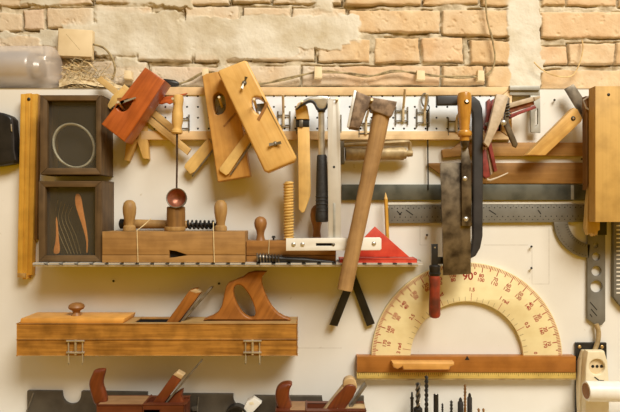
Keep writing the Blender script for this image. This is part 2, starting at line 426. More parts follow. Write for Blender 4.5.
def board_mat():
    m, nt, b = newmat('white_board_paint'); N = nt.nodes.new; k = nt.links.new
    tc = N('ShaderNodeTexCoord'); n = N('ShaderNodeTexNoise'); n.inputs['Scale'].default_value = 5; n.inputs['Detail'].default_value = 7
    k(tc.outputs['Object'], n.inputs[0]); r = ramp(nt, lin((224, 219, 208)), lin((233, 229, 220)), .35, .65); k(n.outputs[0], r.inputs[0])
    n2 = N('ShaderNodeTexNoise'); n2.inputs['Scale'].default_value = 60; n2.inputs['Detail'].default_value = 3; k(tc.outputs['Object'], n2.inputs[0])
    r2 = ramp(nt, (.72, .64, .52, 1), (1, 1, 1, 1), .24, .30); k(n2.outputs[0], r2.inputs[0])
    mx = N('ShaderNodeMix'); mx.data_type = 'RGBA'; mx.blend_type = 'MULTIPLY'; mx.inputs[0].default_value = .7
    k(r.outputs[0], mx.inputs[6]); k(r2.outputs[0], mx.inputs[7]); k(mx.outputs[2], b.inputs['Base Color'])
    b.inputs['Roughness'].default_value = .6; b.inputs['Specular IOR Level'].default_value = .25
    return m
M['paint'] = board_mat(); M['pencilline'] = plain('pencil_line', (200, 191, 176), rough=.7)
p = P(); p.wbox(-420, 420, -330, 117.4, -9, 0, 'paint', .8)
# pencil lines left on the paint
for l in ((420,226,545,226),(420,245,427,245),(420,226,420,245),(549,228,549,284),(532,247,532,284),(484,245,528,245),(297,348,342,348),(532,284,549,284)):
    p.line(*l, .06, .35, 'pencilline')
o = p.build('wall_panel', None, W(310, 412, 0)); o['kind'] = 'structure'; o['label'] = 'white painted board the tools hang on'
p = P(); p.wbox(-420, 420, 112, 116.6, -41.5, -9.2, 'paint', .4)
o = p.build('trim_1', None, W(310, 90, -20)); o['kind'] = 'structure'; o['label'] = 'dusty ledge between board top and brick wall'

# ------------------------------------------------------------------ top left: wrapped tube, junction box, dust, cables
t = Thing('wrapped_tube', 'silver tube wrapped in clear plastic lying on the board top at the left edge', 'tube', (20, 88, -20))
t.part('tube_core', P().lathe((-70, 68.5, -20), (34, 68.5, -20), [(0, 17), (.97, 17), (1, 15.5)], 'silver', 28).lathe((33, 69, -20), (43, 69, -20), [(0, 9), (.5, 11), (1, 9)], 'silver', 20))
t.part('plastic_wrap', P().lathe((-72, 67.5, -20), (57, 67.5, -20), [(0, 20.6), (.93, 20.8), (.97, 20), (.99, 18), (1, 14)], 'wrap', 28), 'clear plastic wrapping')
t = Thing('junction_box', 'square beige junction box on the brick wall above the dust', 'electrical box', (75, 58, -40))
t.part('box_body', P().prism([(58, 28), (92, 30), (91, 58), (57, 56)], -30, 9, 'jbox', .8))
t.part('box_cover', P().prism([(58.5, 28.5), (92.5, 30.5), (91.5, 57), (57.5, 55.5)], -26.5, 3, 'jbox', 1.0).line(66, 34, 80, 50, -26.45, .3, 'cable'))
solo('cable', 'short grey cable curving from the junction box down to the ledge', 'cable', P().tube(spath([(92, 44, -32), (104, 48, -30), (112, 58, -30), (115, 70, -32), (112, 80, -34)]), 1.1, 'wirec'), (112, 80, -34))
p = P(); rr = random.Random(3)
# heaped dust under the strands
vs = []; fs = []
G = 26
for i in range(G + 1):
    for j in range(9):
        u = i / G; v = j / 8; x = 59 + 77 * u
        h = (19 * math.exp(-((x - 76) / 22) ** 2) + 8 * math.exp(-((x - 108) / 18) ** 2)) * math.sin(PI * (.12 + .88 * v)) + rr.uniform(0, 1.2)
        dd = -12 - 27 * v
        vs.append(W(x, 91.5 - h, dd))
for i in range(G):
    for j in range(8): a = i * 9 + j; fs.append((a, a + 9, a + 10, a + 1))
p._add(vs, fs, 'dust')
for i in range(420):
    x = rr.gauss(80, 14); y = 88 - abs(rr.gauss(0, 11)); 
    if x < 66 or x > 128 or y < 58: continue
    a = rr.uniform(-1.0, 1.0); L = rr.uniform(6, 20); d = rr.uniform(-34, -12); c = rr.uniform(-5, 5)
    dx, dy = math.cos(a) * L / 2, math.sin(a) * L / 2
    p.tube([(x - dx, min(y - dy, 88), d), (x + c * .3, min(y + c, 88), d + rr.uniform(-2, 2)), (x + dx, min(y + dy, 88), d)], rr.uniform(.15, .4), rr.choice(['straw', 'dust', 'dust', 'wirec']), 3)
solo('wood_shavings', 'heap of dusty straw and wood shavings on the ledge below the junction box', 'shavings', p, (80, 88, -20), kind='stuff')

def twin(pts, r, mat):
    p = P()
    for s_ in (-1, 1):
        q = spath(pts, 5); p.tube([(x, y + s_ * .9 * math.cos(i * .5), d + s_ * .9 * math.sin(i * .5)) for i, (x, y, d) in enumerate(q)], r, mat, 6)
    return p
solo('wall_cable', 'long twisted cable running along the bricks just above the pegboard', 'cable',
     twin([(176, 85, -34), (190, 80, -35), (206, 72, -35), (225, 76, -35), (255, 84, -35), (285, 79, -35), (318, 72, -34), (345, 73, -35), (370, 76, -35), (395, 71, -35), (421, 74, -34), (450, 77, -35), (481, 76, -34), (491, 71, -35), (495, 58, -35), (492, 38, -35), (487, 18, -35), (485, -10, -35)], .8, 'wirec'), (320, 76, -35))
solo('cable', 'thin pale cable sagging over the bricks at the top right', 'cable', P().tube(spath([(534, 62, -34), (541, 69, -34), (553, 75, -33), (566, 77, -33), (574, 74, -33), (580, 62, -34), (583, 48, -35), (582, 40, -37)]), .7, 'straw'), (560, 77, -35))
solo('plug', 'small dark plug at the cable end above the ladle handle', 'plug', P().lathe((163, 82.5, -32), (179, 84, -32), [(0, 3), (.1, 4), (.75, 3.6), (1, 1.5)], 'black', 14), (171, 86, -34))
for x0, y0, x1, y1, lb in ((314.5, 66, 322, 78, 'pale cable clip on the bricks above the hammer'), (417, 70, 425, 80, 'pale cable clip on the bricks above the empty hooks'), (478, 70, 484.5, 81, 'pale cable clip where the cable turns up the wall'), (124, 70, 131, 79, 'pale cable clip beside the top of the red plane'), (202, 68, 208, 76, 'pale cable clip above the two long yellow planes')):
    solo('cable_clip', lb, 'clip', P().prism([(x0, y0), (x1, y0 + .5), (x1 + .4, y1), (x0 - .3, y1 - .4)], -30, 9, 'jbox', .9), ((x0 + x1) / 2, y1, -36), 'cable clips on the brick wall')

# ------------------------------------------------------------------ pegboard strip
t = Thing('pegboard', 'long white pegboard strip framed with pale battens across the top of the board', 'pegboard', (325, 139, 0))
p = P(); sx = 10.85; x = 187 - sx * 4 - sx / 2; y0 = 96 - sx / 2 + 3
f = (DP - 5) / DP
def hp(px, py): return W(px, py, 7)
i = 0
while x < 496:
    for j in range(4):
        ya = 96 - sx / 2 + j * sx; xa, xb, yb = x, x + sx, ya + sx; cx, cy = x + sx / 2, ya + sx / 2
        sq = [(xa, ya), (cx, ya), (xb, ya), (xb, cy), (xb, yb), (cx, yb), (xa, yb), (xa, cy)]
        an = [135, 90, 45, 0, -45, -90, -135, 180]; ci = [(cx + 1.1 * math.cos(math.radians(a)), cy - 1.1 * math.sin(math.radians(a))) for a in an]
        vs = [hp(*v) for v in sq] + [hp(*v) for v in ci] + [hp(*v) + Vector((0, 1.2 * S, 0)) for v in ci]
        fs = []
        for k in range(8): n_ = (k + 1) % 8; fs += [(k, n_, n_ + 8, k + 8), (k + 8, n_ + 8, n_ + 16, k + 16)]
        p._add(vs, fs, 'peg')
    x += sx
t.part('perforated_panel', p, 'white perforated panel')
t.part('hole_shade_sheet', P().box(141, 93, 503, 134, 4.6, 4.2, 'hole', .2), 'dark sheet added to paint the shade in the holes')  # near-black sheet stands in for the shade seen through the holes
t.part('batten', P().prism([(141, 87), (512, 87), (502, 95), (141, 95)], 8.5, 8.3, 'batten', .4))
t.part('batten', P().prism([(141, 131), (500, 131), (512, 139.5), (141, 139.5)], 8.5, 8.3, 'batten', .4))
t.part('batten', P().prism([(512, 87.4), (512, 139), (501.8, 131), (502.2, 95.2)], 8.5, 8.3, 'batten', .4))

def hook(tx, ty, L, lb, loop=False, frame=True, up=0):
    fb = (DP - L) / DP; bx, by = 310 + (tx - 310) * fb, 206 + (ty - 206) * fb
    t = Thing('peg_hook', lb, 'hook', (bx, by + 14, 5), 'wire hooks on the pegboard')
    if frame:
        p = P()
        for dx in (-6, 6): p.tube([(bx + dx, by + 8, 8), (bx + dx, by + 26, 8)], .75, 'wire', 6)
        for dy in (12, 22): p.tube([(bx - 6.5, by + dy, 8.8), (bx + 6.5, by + dy, 8.8)], .75, 'wire', 6)
        t.part('wire_frame', p)
    pts = [(bx, by + 24, 9.4), (bx, by + 14, 9.4), (bx, by + 10.5, 9.8), (bx, by + 8.5, 12)]
    # the peg sticks straight out of the board
    q = spath([(a, b, c) for a, b, c in pts], 4)
    ws = [Vector(((bx - 310) * S * (1), 0, 0)) * 0 + Vector(((a - 310) * S, -c * S, (206 - b) * S)) for a, b, c in q]
    ws.append(Vector(((bx - 310) * S, -L * S, (206 - by + up) * S)))
    p = P(); p.tubew(ws, 1.3 * S, 'peg2', 8)
    if loop:
        p.tubew([Vector(((bx - 310 + 3.2 * math.cos(a)) * S, -10 * S, (206 - by + 6.5 * math.sin(a) - 1) * S)) for a in [k * 2 * PI / 16 for k in range(16)]], .8 * S, 'wire', 6, True)
    t.part('peg', p)
hook(118, 102, 46, 'peg hook carrying the red varnished plane', frame=False, up=0)
hook(172.6, 98.5, 43, 'wire peg hook carrying the ladle handle')
hook(219, 97, 38, 'wire peg hook poking out of the amber rear plane')
hook(254, 99, 58, 'wire peg hook poking out of the yellow front plane')
hook(283, 100, 18, 'empty wire hook between the yellow front plane and the claw hammer', up=5)
hook(302, 101, 39.5, 'wire peg hook under the hammer claw tip', frame=True)
hook(337, 98.5, 44, 'wire peg hook carrying the aluminium square')
hook(372, 99.5, 64, 'wire peg hook carrying the axe head')
hook(405, 95, 20, 'bare wire hook to the right of the axe head', up=6)
hook(427, 97, 20, 'wire hook with a ring, to the left of the saw handle', loop=True, up=3)
hook(467, 101, 46, 'wire peg hook carrying the saw by its yellow handle')

# ------------------------------------------------------------------ left edge
t = Thing('tool_casing', 'black metal tool casing cut off by the left picture edge', 'tool', (0, 166, 12))
t.part('casing_body', P().prism(smooth([(-34, 108), (0, 111.5), (12, 116.5), (12.6, 126), (13.6, 138), (13.8, 150), (16, 161), (13, 163.5), (-2, 166), (-34, 168)], 1), 14, 13.5, 'black', 2.5, (), 3))
t.part('casing_rim', P().tube([(12.0, 118, 14.3), (12.6, 126, 14.5), (13.4, 138, 14.5), (13.6, 150, 14.5), (15.4, 160, 14.3)], .8, 'blackbar', 6))
t.part('glint', P().prism([(10.4, 124), (12, 124), (12.4, 132), (11, 131)], 15.2, 2, 'chrome', .3), 'small bright sliver painted in as a glint')  # bright sliver stands in for a glint on the black casing

t = Thing('folding_rule', 'yellow wooden folding rule hanging upright beside the two glazed cases', 'rule', (25, 277, 4))
for k, (a0, a1, b0, b1, yt, yb, d) in enumerate(((20.5, 25.5, 17, 22.2, 94, 276, 11), (25.7, 30.6, 22.4, 27, 93.5, 279, 9.5), (30.8, 37, 27.2, 31.8, 94, 275, 8))):
    t.part('rule_strip', P().prism([(a0, yt), (a1, yt - .4), (b1, yb), (b0, yb + .5)], d, d - .5, 'fold', .5))
t.part('rivet', P().dome(28.3, 99, 9.6, 1.8, 'black'), 'black rivet')
t.part('end_cap', P().prism([(17.2, 273), (25.5, 273.5), (25.3, 278), (17.1, 277.5)], 11.4, 3, 'brass', .3), 'metal end cap')
solo('wood_strip', 'dark brown wooden strip between the folding rule and the glazed cases', 'strip', P().prism([(35.2, 95), (39.5, 95), (36.6, 240), (33, 240)], 5, 4.8, 'brownv', .4), (36, 240, 2))

def case(x0, y0, x1, y1, ix0, iy0, ix1, iy1, lb, D=33):
    t = Thing('glazed_case', lb, 'display case', ((x0 + x1) / 2, y1, 0), 'glazed wooden cases at the left')
    f = (DP - D) / DP
    wx0, wx1, wz0, wz1 = (x0 - 310) * f, (x1 - 310) * f, (206 - y1) * f, (206 - y0) * f
    for a, b_ in ((wx0, wx0 + 4), (wx1 - 4, wx1)): t.part('case_side', P().wbox(a, b_, wz0, wz1, .3, D - 5.2, 'frame'))
    t.part('case_top', P().wbox(wx0 + 4, wx1 - 4, wz1 - 4, wz1, .3, D - 5.2, 'frameh'))
    t.part('case_bottom', P().wbox(wx0 + 4, wx1 - 4, wz0, wz0 + 4, .3, D - 5.2, 'frameh'))
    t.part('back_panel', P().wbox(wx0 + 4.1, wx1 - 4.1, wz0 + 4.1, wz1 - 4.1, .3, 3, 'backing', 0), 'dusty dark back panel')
    e = .15
    p = P(); p.prism([(x0, y0), (ix0, iy0), (ix0, iy1), (x0, y1)], D, 5, 'frame', .5).prism([(x1, y0), (x1, y1), (ix1, iy1), (ix1, iy0)], D, 5, 'frame', .5)
    p.prism([(x0 + e, y0), (x1 - e, y0), (ix1, iy0), (ix0, iy0)], D, 5, 'frameh', .5).prism([(ix0, iy1), (ix1, iy1), (x1 - e, y1), (x0 + e, y1)], D, 5, 'frameh', .5)
    t.part('front_frame', p)
    t.part('glass_pane', P().box(ix0 - 1.5, iy0 - 1.5, ix1 + 1.5, iy1 + 1.5, D - 5.3, .8, 'glass', 0), 'dusty glass pane')
    return t
case(40, 95, 101, 174.5, 47, 100.5, 96, 168, 'upper glazed wooden case with a pale ring inside')
case(38.5, 181, 102, 261.8, 45, 187, 95, 255.5, 'lower glazed wooden case with orange shavings inside, standing on the shelf')
solo('ring', 'pale thin ring leaning behind glass in the upper case', 'ring', P().tube([(74 + 20.5 * math.cos(a) * 1 + 3 * math.sin(a) * .3, 146 - 21.5 * math.sin(a) + 4 * math.cos(a), 18 - 4 * math.sin(a)) for a in [k * 2 * PI / 40 for k in range(40)]], 1.25, 'ring', 8, True, 2.0), (74, 168, 12))
solo('wood_shaving', 'wide orange shaving at the right inside the lower case', 'shaving', P().prism(smooth([(75, 195), (78, 193), (81, 197), (83, 210), (86, 226), (88, 240), (87.5, 253), (86, 253), (86.5, 242), (83, 228), (78, 214), (75, 204)], 2), 23, 1.2, 'shave', .3), (84, 253, 22), 'shavings in the lower case')
solo('wood_shaving', 'narrow orange shaving at the left inside the lower case', 'shaving', P().prism(smooth([(55.5, 214), (57.5, 222), (58.5, 240), (60, 250), (58.5, 254), (53.5, 254), (53.5, 249), (56, 240)], 2), 23, 1.2, 'shave', .3), (57, 254, 22), 'shavings in the lower case')
p = P()
for k in range(5): p.tube(spath([(58 + 3.6 * k, 200 + 1.5 * k, 5), (55 + 3.4 * k, 218, 6), (60 + 4.0 * k, 236, 6), (68 + 3.2 * k, 254, 5)], 6), .25, 'olive', 4)
solo('fibre_curls', 'faint grey fibre curls behind the glass of the lower case', 'fibres', p, (66, 254, 5), kind='stuff')

# ------------------------------------------------------------------ red plane group
def hexbody(t, outline, d, th, mat, hole, bev=1.2):
    return t.part('plane_body', P().prism(outline, d, th, mat, bev, [hole], 2))
t = Thing('block_plane', 'red varnished wooden block plane hanging tilted beside the upper glazed case', 'plane', (124, 142, 16))
hexbody(t, [(145, 67), (165, 80.5), (124.5, 142), (101, 124)], 42, 24, 'red', smooth([(116, 104), (134, 97.5), (131.5, 103), (127.5, 109.5), (122, 112), (117.5, 109.5)], 1))
t.part('plane_iron', P().slab([(116, 103, 40), (135, 97, 45), (136, 98, 45), (117, 105.5, 40)], 1.5, 'grayl'))
t.part('iron_back', P().prism([(117, 98), (135, 96), (132, 109), (118, 112)], 30, 3, 'brown', .2))
solo('wooden_stick', 'long pale stick running diagonally behind the red plane', 'stick', P().prism([(96, 80), (101, 76), (191, 149), (187, 155)], 12, 3.4, 'pale', .5), (187, 154, 11))
solo('wooden_stick', 'short pale stick just above the long diagonal stick beside the red plane', 'stick', P().prism([(120, 89.5), (124, 84), (178, 129), (174, 134.6)], 12, 3.4, 'pale', .5), (176, 136, 15))
solo('wood_offcut', 'pale offcut poking out behind the left edge of the red plane', 'offcut', P().prism([(112, 96), (121, 88), (128, 94), (110, 109), (107, 106)], 14.6, 2.4, 'palew', .4), (112, 106, 17))
t = Thing('notched_block', 'pale forked wooden block with a V notch below the red plane', 'block', (136, 161, 4))
t.part('forked_body', P().prism([(126, 122), (148, 122), (147.5, 140), (148.5, 159), (143, 158.5), (137, 141.5), (128.5, 161), (124, 160), (126.5, 138)], 8.4, 8, 'palev', .6))
t.part('dowel', P().disc(136, 136.5, 8.9, 2.6, 'brown', 14, .8), 'brown dowel end')
solo('wooden_wedge', 'thin orange wooden wedge sticking out right of the red plane', 'wedge', P().prism([(150, 104), (157, 97.5), (175, 95.3), (187, 92.8), (187, 93.6), (176, 98), (176, 103.5), (173, 102.3), (169, 104), (166, 102.6), (161, 104), (157, 103)], 18.5, 3, 'redwood', .3), (160, 104, 16))

# ------------------------------------------------------------------ ladle
t = Thing('glue_ladle', 'wooden-handled metal ladle hanging left of the long planes', 'ladle', (177, 208, 30))
t.part('ladle_handle', P().lathe((178.5, 95, 32), (176.8, 134, 32), [(0, 3.5), (.03, 5), (.12, 5.4), (.3, 4.6), (.5, 5.6), (.72, 5.4), (.82, 4.2), (.88, 4.4), (.9, 5.6), (.97, 5.6), (1, 4.2)], 'palev', 18))
t.part('ladle_rod', P().tube([(177, 134, 32), (177, 160, 32), (176.6, 190, 30)], [1.1, 1.0, .9], 'pot', 8))
p = P(); prof_o = [(10.4, 0), (10.2, -3), (8.6, -7), (5.5, -10), (.1, -11)]; prof_i = [(9.3, 0), (9, -2.6), (7.6, -5.8), (4.6, -8.2), (.1, -9)]
def bowl(p, prof, mat, flip):
    vs = []; fs = []; n = 24; c = W(176.4, 198, 34)
    for (r, z) in prof:
        for j in range(n):
            a = 2 * PI * j / n; loc = Vector((r * math.cos(a), -z * -1, r * math.sin(a)))
            loc = Vector((r * math.cos(a), -z, r * math.sin(a))); loc.rotate(Matrix.Rotation(math.radians(-12), 3, 'X'))
            vs.append(c + loc * S * .94)
    for i in range(len(prof) - 1):
        for j in range(n): fs.append((i * n + j, i * n + (j + 1) % n, (i + 1) * n + (j + 1) % n, (i + 1) * n + j))
    p._add(vs, fs, mat)
bowl(p, prof_o, 'pot', 0); bowl(p, [(10.4, 0), (10, .5), (9.3, 0)], 'wire', 0); t.part('ladle_bowl', p)
p = P(); bowl(p, prof_i, 'copper', 1); t.part('bowl_lining', p, 'copper-coloured inside of the bowl')

# ------------------------------------------------------------------ two long planes
t = Thing('moulding_plane', 'amber wooden plane hanging behind the yellow one', 'plane', (233, 180, 12), 'long wooden planes on the pegboard')
hexbody(t, [(202, 76), (206, 73.5), (230, 69), (234, 71), (250, 176), (217.5, 182)], 26, 16, 'yplane2', smooth([(212.5, 100), (213.5, 95), (218, 91.5), (223, 94), (226, 102), (225, 112), (216, 116), (213.5, 108)], 1))
t.part('plane_iron', P().prism([(218, 107), (225, 104), (226, 112), (218, 116)], 20, 2, 'gray', .3))
t.part('iron_edge', P().slab([(223, 126, 26.4), (235, 112.5, 26.4), (236.4, 114, 26.4), (224.5, 127, 26.4)], 1, 'brown'))
t.part('wedge', P().prism([(208, 138), (214, 147), (194.5, 172), (190, 174), (184, 167.5), (185, 164)], 9.8, 3.2, 'palew', .7).prism([(213, 148), (214.3, 149.4), (192.4, 177), (191.4, 176)], 9, 1.2, 'wire', .2), 'pale wedge poking out at the lower left')
t = Thing('moulding_plane', 'yellow wooden plane hanging tilted in front of the amber one', 'plane', (280, 170, 44), 'long wooden planes on the pegboard')
hexbody(t, [(217.5, 72), (219.5, 69.5), (244, 60), (247, 61), (296.5, 157), (294.5, 161), (268, 172.5), (264, 171)], 46, 17, 'yplane', smooth([(251, 104), (252, 98), (256, 96), (261, 98), (264.5, 103), (264, 108), (260.5, 115), (255, 112)], 1), bev=2.2)
t.part('plane_iron', P().prism([(255, 104), (266, 103), (262, 112), (256, 110)], 38, 2, 'gray', .3))
t.part('iron_edge', P().slab([(257, 119, 46.4), (267, 101, 46.4), (268, 105, 46.4), (259.4, 121, 46.4)], 1, 'brown'))
t.part('wedge', P().prism([(248, 130), (254, 136), (229, 173.5), (226, 175.5), (219.5, 171), (219.5, 168)], 28.8, 2.6, 'palew', .7).prism([(253, 139), (254.2, 140.4), (230.8, 175.4), (229.8, 174.6)], 28, 1.2, 'wire', .2), 'pale wedge poking out at the lower left')
for (x, y, a) in ((244, 82.5, 70), (275, 143.5, 10)):
    p = P(); p.dome(x, y, 46, 2.6, 'wire', 2.5); ca, sa = math.cos(math.radians(a)), math.sin(math.radians(a))
    for sg in (-1, 1): p.slab([(x + sg * 1 * ca, y - sg * 1 * sa - 1, 48), (x + sg * 6 * ca - 1.5 * sa, y - sg * 6 * sa - 1.5 * ca, 50), (x + sg * 6.4 * ca + 1.5 * sa, y - sg * 6.4 * sa + 1.5 * ca, 50), (x + sg * 1 * ca, y - sg * 1 * sa + 1.4, 48)], 1.2, 'wire')
    t.part('wing_nut', p, 'dull metal wing nut')

# ------------------------------------------------------------------ shelf and what stands on it
HZ = -53.0   # shelf top in board units
t = Thing('wire_shelf', 'narrow slotted metal shelf carrying the two-knob plane and the red triangle', 'shelf', (225, 263, 0))
p = P(); x = (33 - 310) * .93
while x < (417 - 310) * .93:
    p.wbox(x, x + 10.2, HZ - 1.3, HZ, 26, 40, 'alu', .25); p.wbox(x + 3, x + 13.2, HZ - .9, HZ, 2, 14, 'grayl', .25)
    p._add([Vector(v) * S for v in ((x + 10.2, -40, HZ - .2), (x + 14, -40, HZ - 2.6), (x + 14, -39, HZ - 2.6), (x + 10.2, -39, HZ - .2))], [(0, 1, 2, 3)], 'wire')
    x += 14.1
x1 = (418 - 310) * .93; x0 = (33 - 310) * .93
p.wbox(x0, x1, HZ - 1.6, HZ - .9, .3, 39.6, 'gray', .1)
t.part('slotted_tray', p)
t.part('front_lip', P().wbox(x0, x1, HZ - 3.2, HZ - 1.8, 38.4, 39.6, 'olive', .2))

t = Thing('two_knob_plane', 'tan wooden plane with two upright knobs standing on the shelf', 'plane', (173, 262, 22))
f = (DP - 38) / DP
p = P()
p.prism([(102, 231.5), (245, 231.5), (245, 254.9), (187, 254.9), (176, 251.2), (169, 250.2), (169, 254.9), (102, 254.9)], 38, 6, 'block', .8)
p.prism([(102, 255.2), (169, 255.2), (169, 258), (174, 257.6), (188, 255.2), (245, 255.2), (245, 262.6), (102, 262.6)], 38, 6, 'block', .5)
g = (DP - 38) / (DP - 31.8)
p.prism([(310 + (a - 310) * g, 206 + (b - 206) * g) for a, b in ((102.3, 231.8), (244.8, 231.8), (244.8, 262.6), (102.3, 262.6))], 31.8, 24, 'block', .6)
t.part('plane_body', p)
t.part('mouth_shade', P().prism([(169.4, 250.5), (176, 251.5), (187, 255), (174, 257.3), (169.4, 257.8)], 33.6, 1.5, 'hole', .1), 'dark plate painting the shade in the slanted mouth')  # near-black plate paints the shade inside the mouth recess
kp = [(0, 1.5), (.02, 3.4), (.1, 5.6), (.25, 6.6), (.42, 6.4), (.6, 5.4), (.74, 4.4), (.82, 4.3), (.86, 5.9), (.93, 6.3), (1, 6.3)]
for x in (129.5, 220.7): t.part('knob', P().lathe((x, 200, 24), (x, 230.6, 24), kp, 'knob', 20))
solo('string', 'pale string tied over the left end of the two-knob plane', 'string', P().tube([(151, 218.5, 22), (144, 225, 30), (137, 230.6, 38.3), (137.4, 245, 39.0), (138, 262.5, 39.0)], .45, 'string', 5), (138, 262, 38.5), 'strings on the two-knob plane')
solo('string', 'pale string tied over the right end of the two-knob plane', 'string', P().tube([(213.4, 222, 26), (213.4, 230.8, 38.6), (213.8, 246, 39.0), (214.3, 262.5, 39.0)], .45, 'string', 5), (214, 262, 38.5), 'strings on the two-knob plane')
t = Thing('auger', 'long auger with dark spiral tip lying on top of the two-knob plane', 'auger', (168, 229, 11))
t.part('auger_shaft', P().lathe((120.5, 223.8, 11), (190, 224.6, 11), [(0, 3.6), (.04, 4.8), (.3, 4.6), (.95, 4), (1, 2)], 'knob', 16))
t.part('shaft_cap', P().lathe((119.5, 223.8, 11), (125, 223.8, 11), [(0, 3), (.2, 5), (1, 5)], 'black', 16), 'dark end cap')
t.part('spiral', P().lathe((190, 224.4, 11), (218, 225, 11), [(0, 2), (1, 1.8)], 'black', 10).helix((188, 224.4, 11), (217, 224.8, 11), 3.7, 7, 1.25, 'black', 3.5), 'dark spiral')
t = Thing('wooden_bung', 'squat brown wooden bung standing on the two-knob plane under the ladle', 'bung', (176, 230, 26))
t.part('bung_body', P().lathe((176, 206.5, 26), (176, 226.5, 26), [(0, 8.0), (.05, 9), (.5, 9.2), (1, 9)], 'brownv', 22))
t.part('bung_foot', P().lathe((175, 226.5, 26), (175, 230.6, 26), [(0, 10.2), (.5, 10.6), (1, 10)], 'knob', 22), 'paler foot disc')

t = Thing('small_plane', 'small reddish plane with two round knobs behind the white square head', 'plane', (290, 262, 20))
p = P(); p.box(246.3, 241, 336, 255.6, 30, 22, 'brown', .6).box(246.3, 256, 336, 262.0, 30, 22, 'brown', .5)
t.part('plane_body', p)
kp2 = [(0, 1.5), (.03, 3.4), (.12, 5.6), (.28, 6.5), (.45, 5.8), (.6, 4.2), (.75, 3.6), (.9, 4.2), (1, 5.2)]
t.part('knob', P().lathe((260.5, 216.5, 18), (260.5, 240.5, 18), kp2, 'knob2', 20))
t.part('knob', P().lathe((316.8, 205, 14), (316.8, 240, 14), kp2, 'knob2', 20))
t.part('nail_head', P().lathe((273.6, 240, 20), (273.6, 235.8, 20), [(0, 1), (.5, 1), (.55, 2), (1, 1.6)], 'black', 10))
t.part('string_tie', P().tube([(269.5, 239.6, 22), (269.2, 240.8, 30.4), (268.8, 250, 30.5), (268.5, 255, 30.5)], .4, 'string', 5))
p = P(); p.lathe((288.5, 181.5, 18), (288.8, 240, 18), [(0, 3), (.02, 4.2), (1, 4.2)], 'screw', 16); p.helix((288.5, 183, 18), (288.8, 240, 18), 4.3, 20, 1.15, 'screw')
solo('wooden_screw', 'pale threaded wooden screw standing upright behind the white square head', 'screw', p, (288.8, 240, 18))
t = Thing('tap', 'black threaded tap lying along the shelf below the white square head', 'tap', (296, 262, 36))
t.part('shank', P().lathe((257, 257.6, 35.5), (334, 262.2, 36), [(0, 3.4), (.3, 3.4), (.34, 3.0), (.6, 3.6), (.75, 2.4), (.95, 1.6), (1, .8)], 'black', 14))
t.part('thread', P().helix((257, 257.6, 35.5), (281, 259, 35.6), 4.0, 8, 1.0, 'steel', 3.8))

t = Thing('carpenter_square', 'white and aluminium square hanging upright between hammer and axe', 'square', (334, 250, 42))
p = P(); p.prism([(327.6, 99), (340, 99), (341.2, 240), (328.4, 240)], 40.5, 2.2, 'alu', .3, [[(334.6 + 1.3 * math.cos(a), 98 + 3.2 + 1.3 * math.sin(a)) for a in [k * PI / 4 for k in range(8)]]])
p.box(333, 203, 335.4, 237, 41, .8, 'grayl', .2).disc(334, 167, 40.7, 1.2, 'hole', 10)
t.part('blade', p, 'upright aluminium blade')
p = P(); p.prism([(286, 238.5), (380, 237.5), (381.5, 239), (381.5, 249), (380, 250.3), (286, 250.8)], 45.6, 4.6, 'white', .5, [[(316, 243.2), (332, 243.2), (332, 246), (316, 246)]])
p.box(315, 242.6, 333, 246.6, 42.4, .8, 'hole', .1)
h = t.part('head', p, 'white crosspiece with rivets and slot')
for x, y in ((293.5, 244.6), (302.5, 244.6), (374, 243.8)): t.part('rivet', P().dome(x, y, 45.6, 2.4, 'chrome', 1.1), None, h)
t.part('slot_screw', P().dome(333.5, 244.6, 45.6, 1.7, 'wire', 1), None, h)

t = Thing('red_triangle', 'red painted triangular stop standing at the right end of the shelf', 'triangle', (378, 262, 22))
t.part('triangle_plate', P().prism([(375, 226.5), (409.5, 257), (345, 257)], 22, 3, 'redp', .6))
t.part('foot_flange', P().wbox((340 - 310) * .935, (417 - 310) * .935, HZ + .05, HZ + 3.2, 13, 37, 'redp', .4))
t = Thing('pencil', 'yellow pointed pencil standing behind the red triangle', 'pencil', (388, 258, 10))
t.part('pencil_shaft', P().lathe((385.8, 199, 10), (388.2, 259, 10), [(0, 1.9), (1, 1.9)], 'fold', 6))
t.part('pencil_point', P().lathe((385.5, 192.5, 10), (385.8, 199, 10), [(0, .2), (1, 1.9)], 'palev', 10))

# ------------------------------------------------------------------ marking gauge, hammer, axe
t = Thing('wooden_gauge', 'pale wooden gauge with a black collar hanging under the hammer claw', 'gauge', (304, 213, 16))
t.part('gauge_head', P().prism([(295, 109), (298, 103), (303, 100.5), (307.5, 107), (309.5, 119), (296.5, 119)], 27, 15, 'palev', .7))
t.part('collar', P().box(296, 119.4, 309, 126.6, 25, 10, 'black', .4).box(299, 120, 303, 127, 26.5, 2, 'wire', .3), 'black metal collar')
t.part('gauge_beam', P().prism([(297.5, 127), (309.5, 127), (311, 190), (310.5, 196), (304.5, 212), (302, 213), (298.6, 209), (298.2, 170)], 25, 10, 'palev', .8))
t = Thing('claw_hammer', 'claw hammer with steel shaft and black rubber grip', 'hammer', (322, 222, 36))
p = P(); p.prism(smooth([(293.6, 110.5), (298, 104), (303.5, 99.4), (310, 96.8), (320, 95), (329, 96), (331, 98), (328.6, 102.5), (325.6, 109.5), (317.6, 109.5), (315.4, 103), (312.6, 100.8), (308.5, 101), (302.5, 104.4)], 1), 36, 7.5, 'chrome', 1.6, (), 2)
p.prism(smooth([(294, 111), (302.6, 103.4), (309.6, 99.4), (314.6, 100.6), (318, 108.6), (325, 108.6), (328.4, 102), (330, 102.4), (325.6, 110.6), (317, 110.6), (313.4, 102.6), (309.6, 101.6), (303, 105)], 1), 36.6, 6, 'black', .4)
t.part('hammer_head', p, 'bright claw head with dark underside')
t.part('collar', P().lathe((321.4, 108.5, 31), (321.4, 112.5, 31), [(0, 4), (.5, 4.2), (1, 3.6)], 'black', 16))
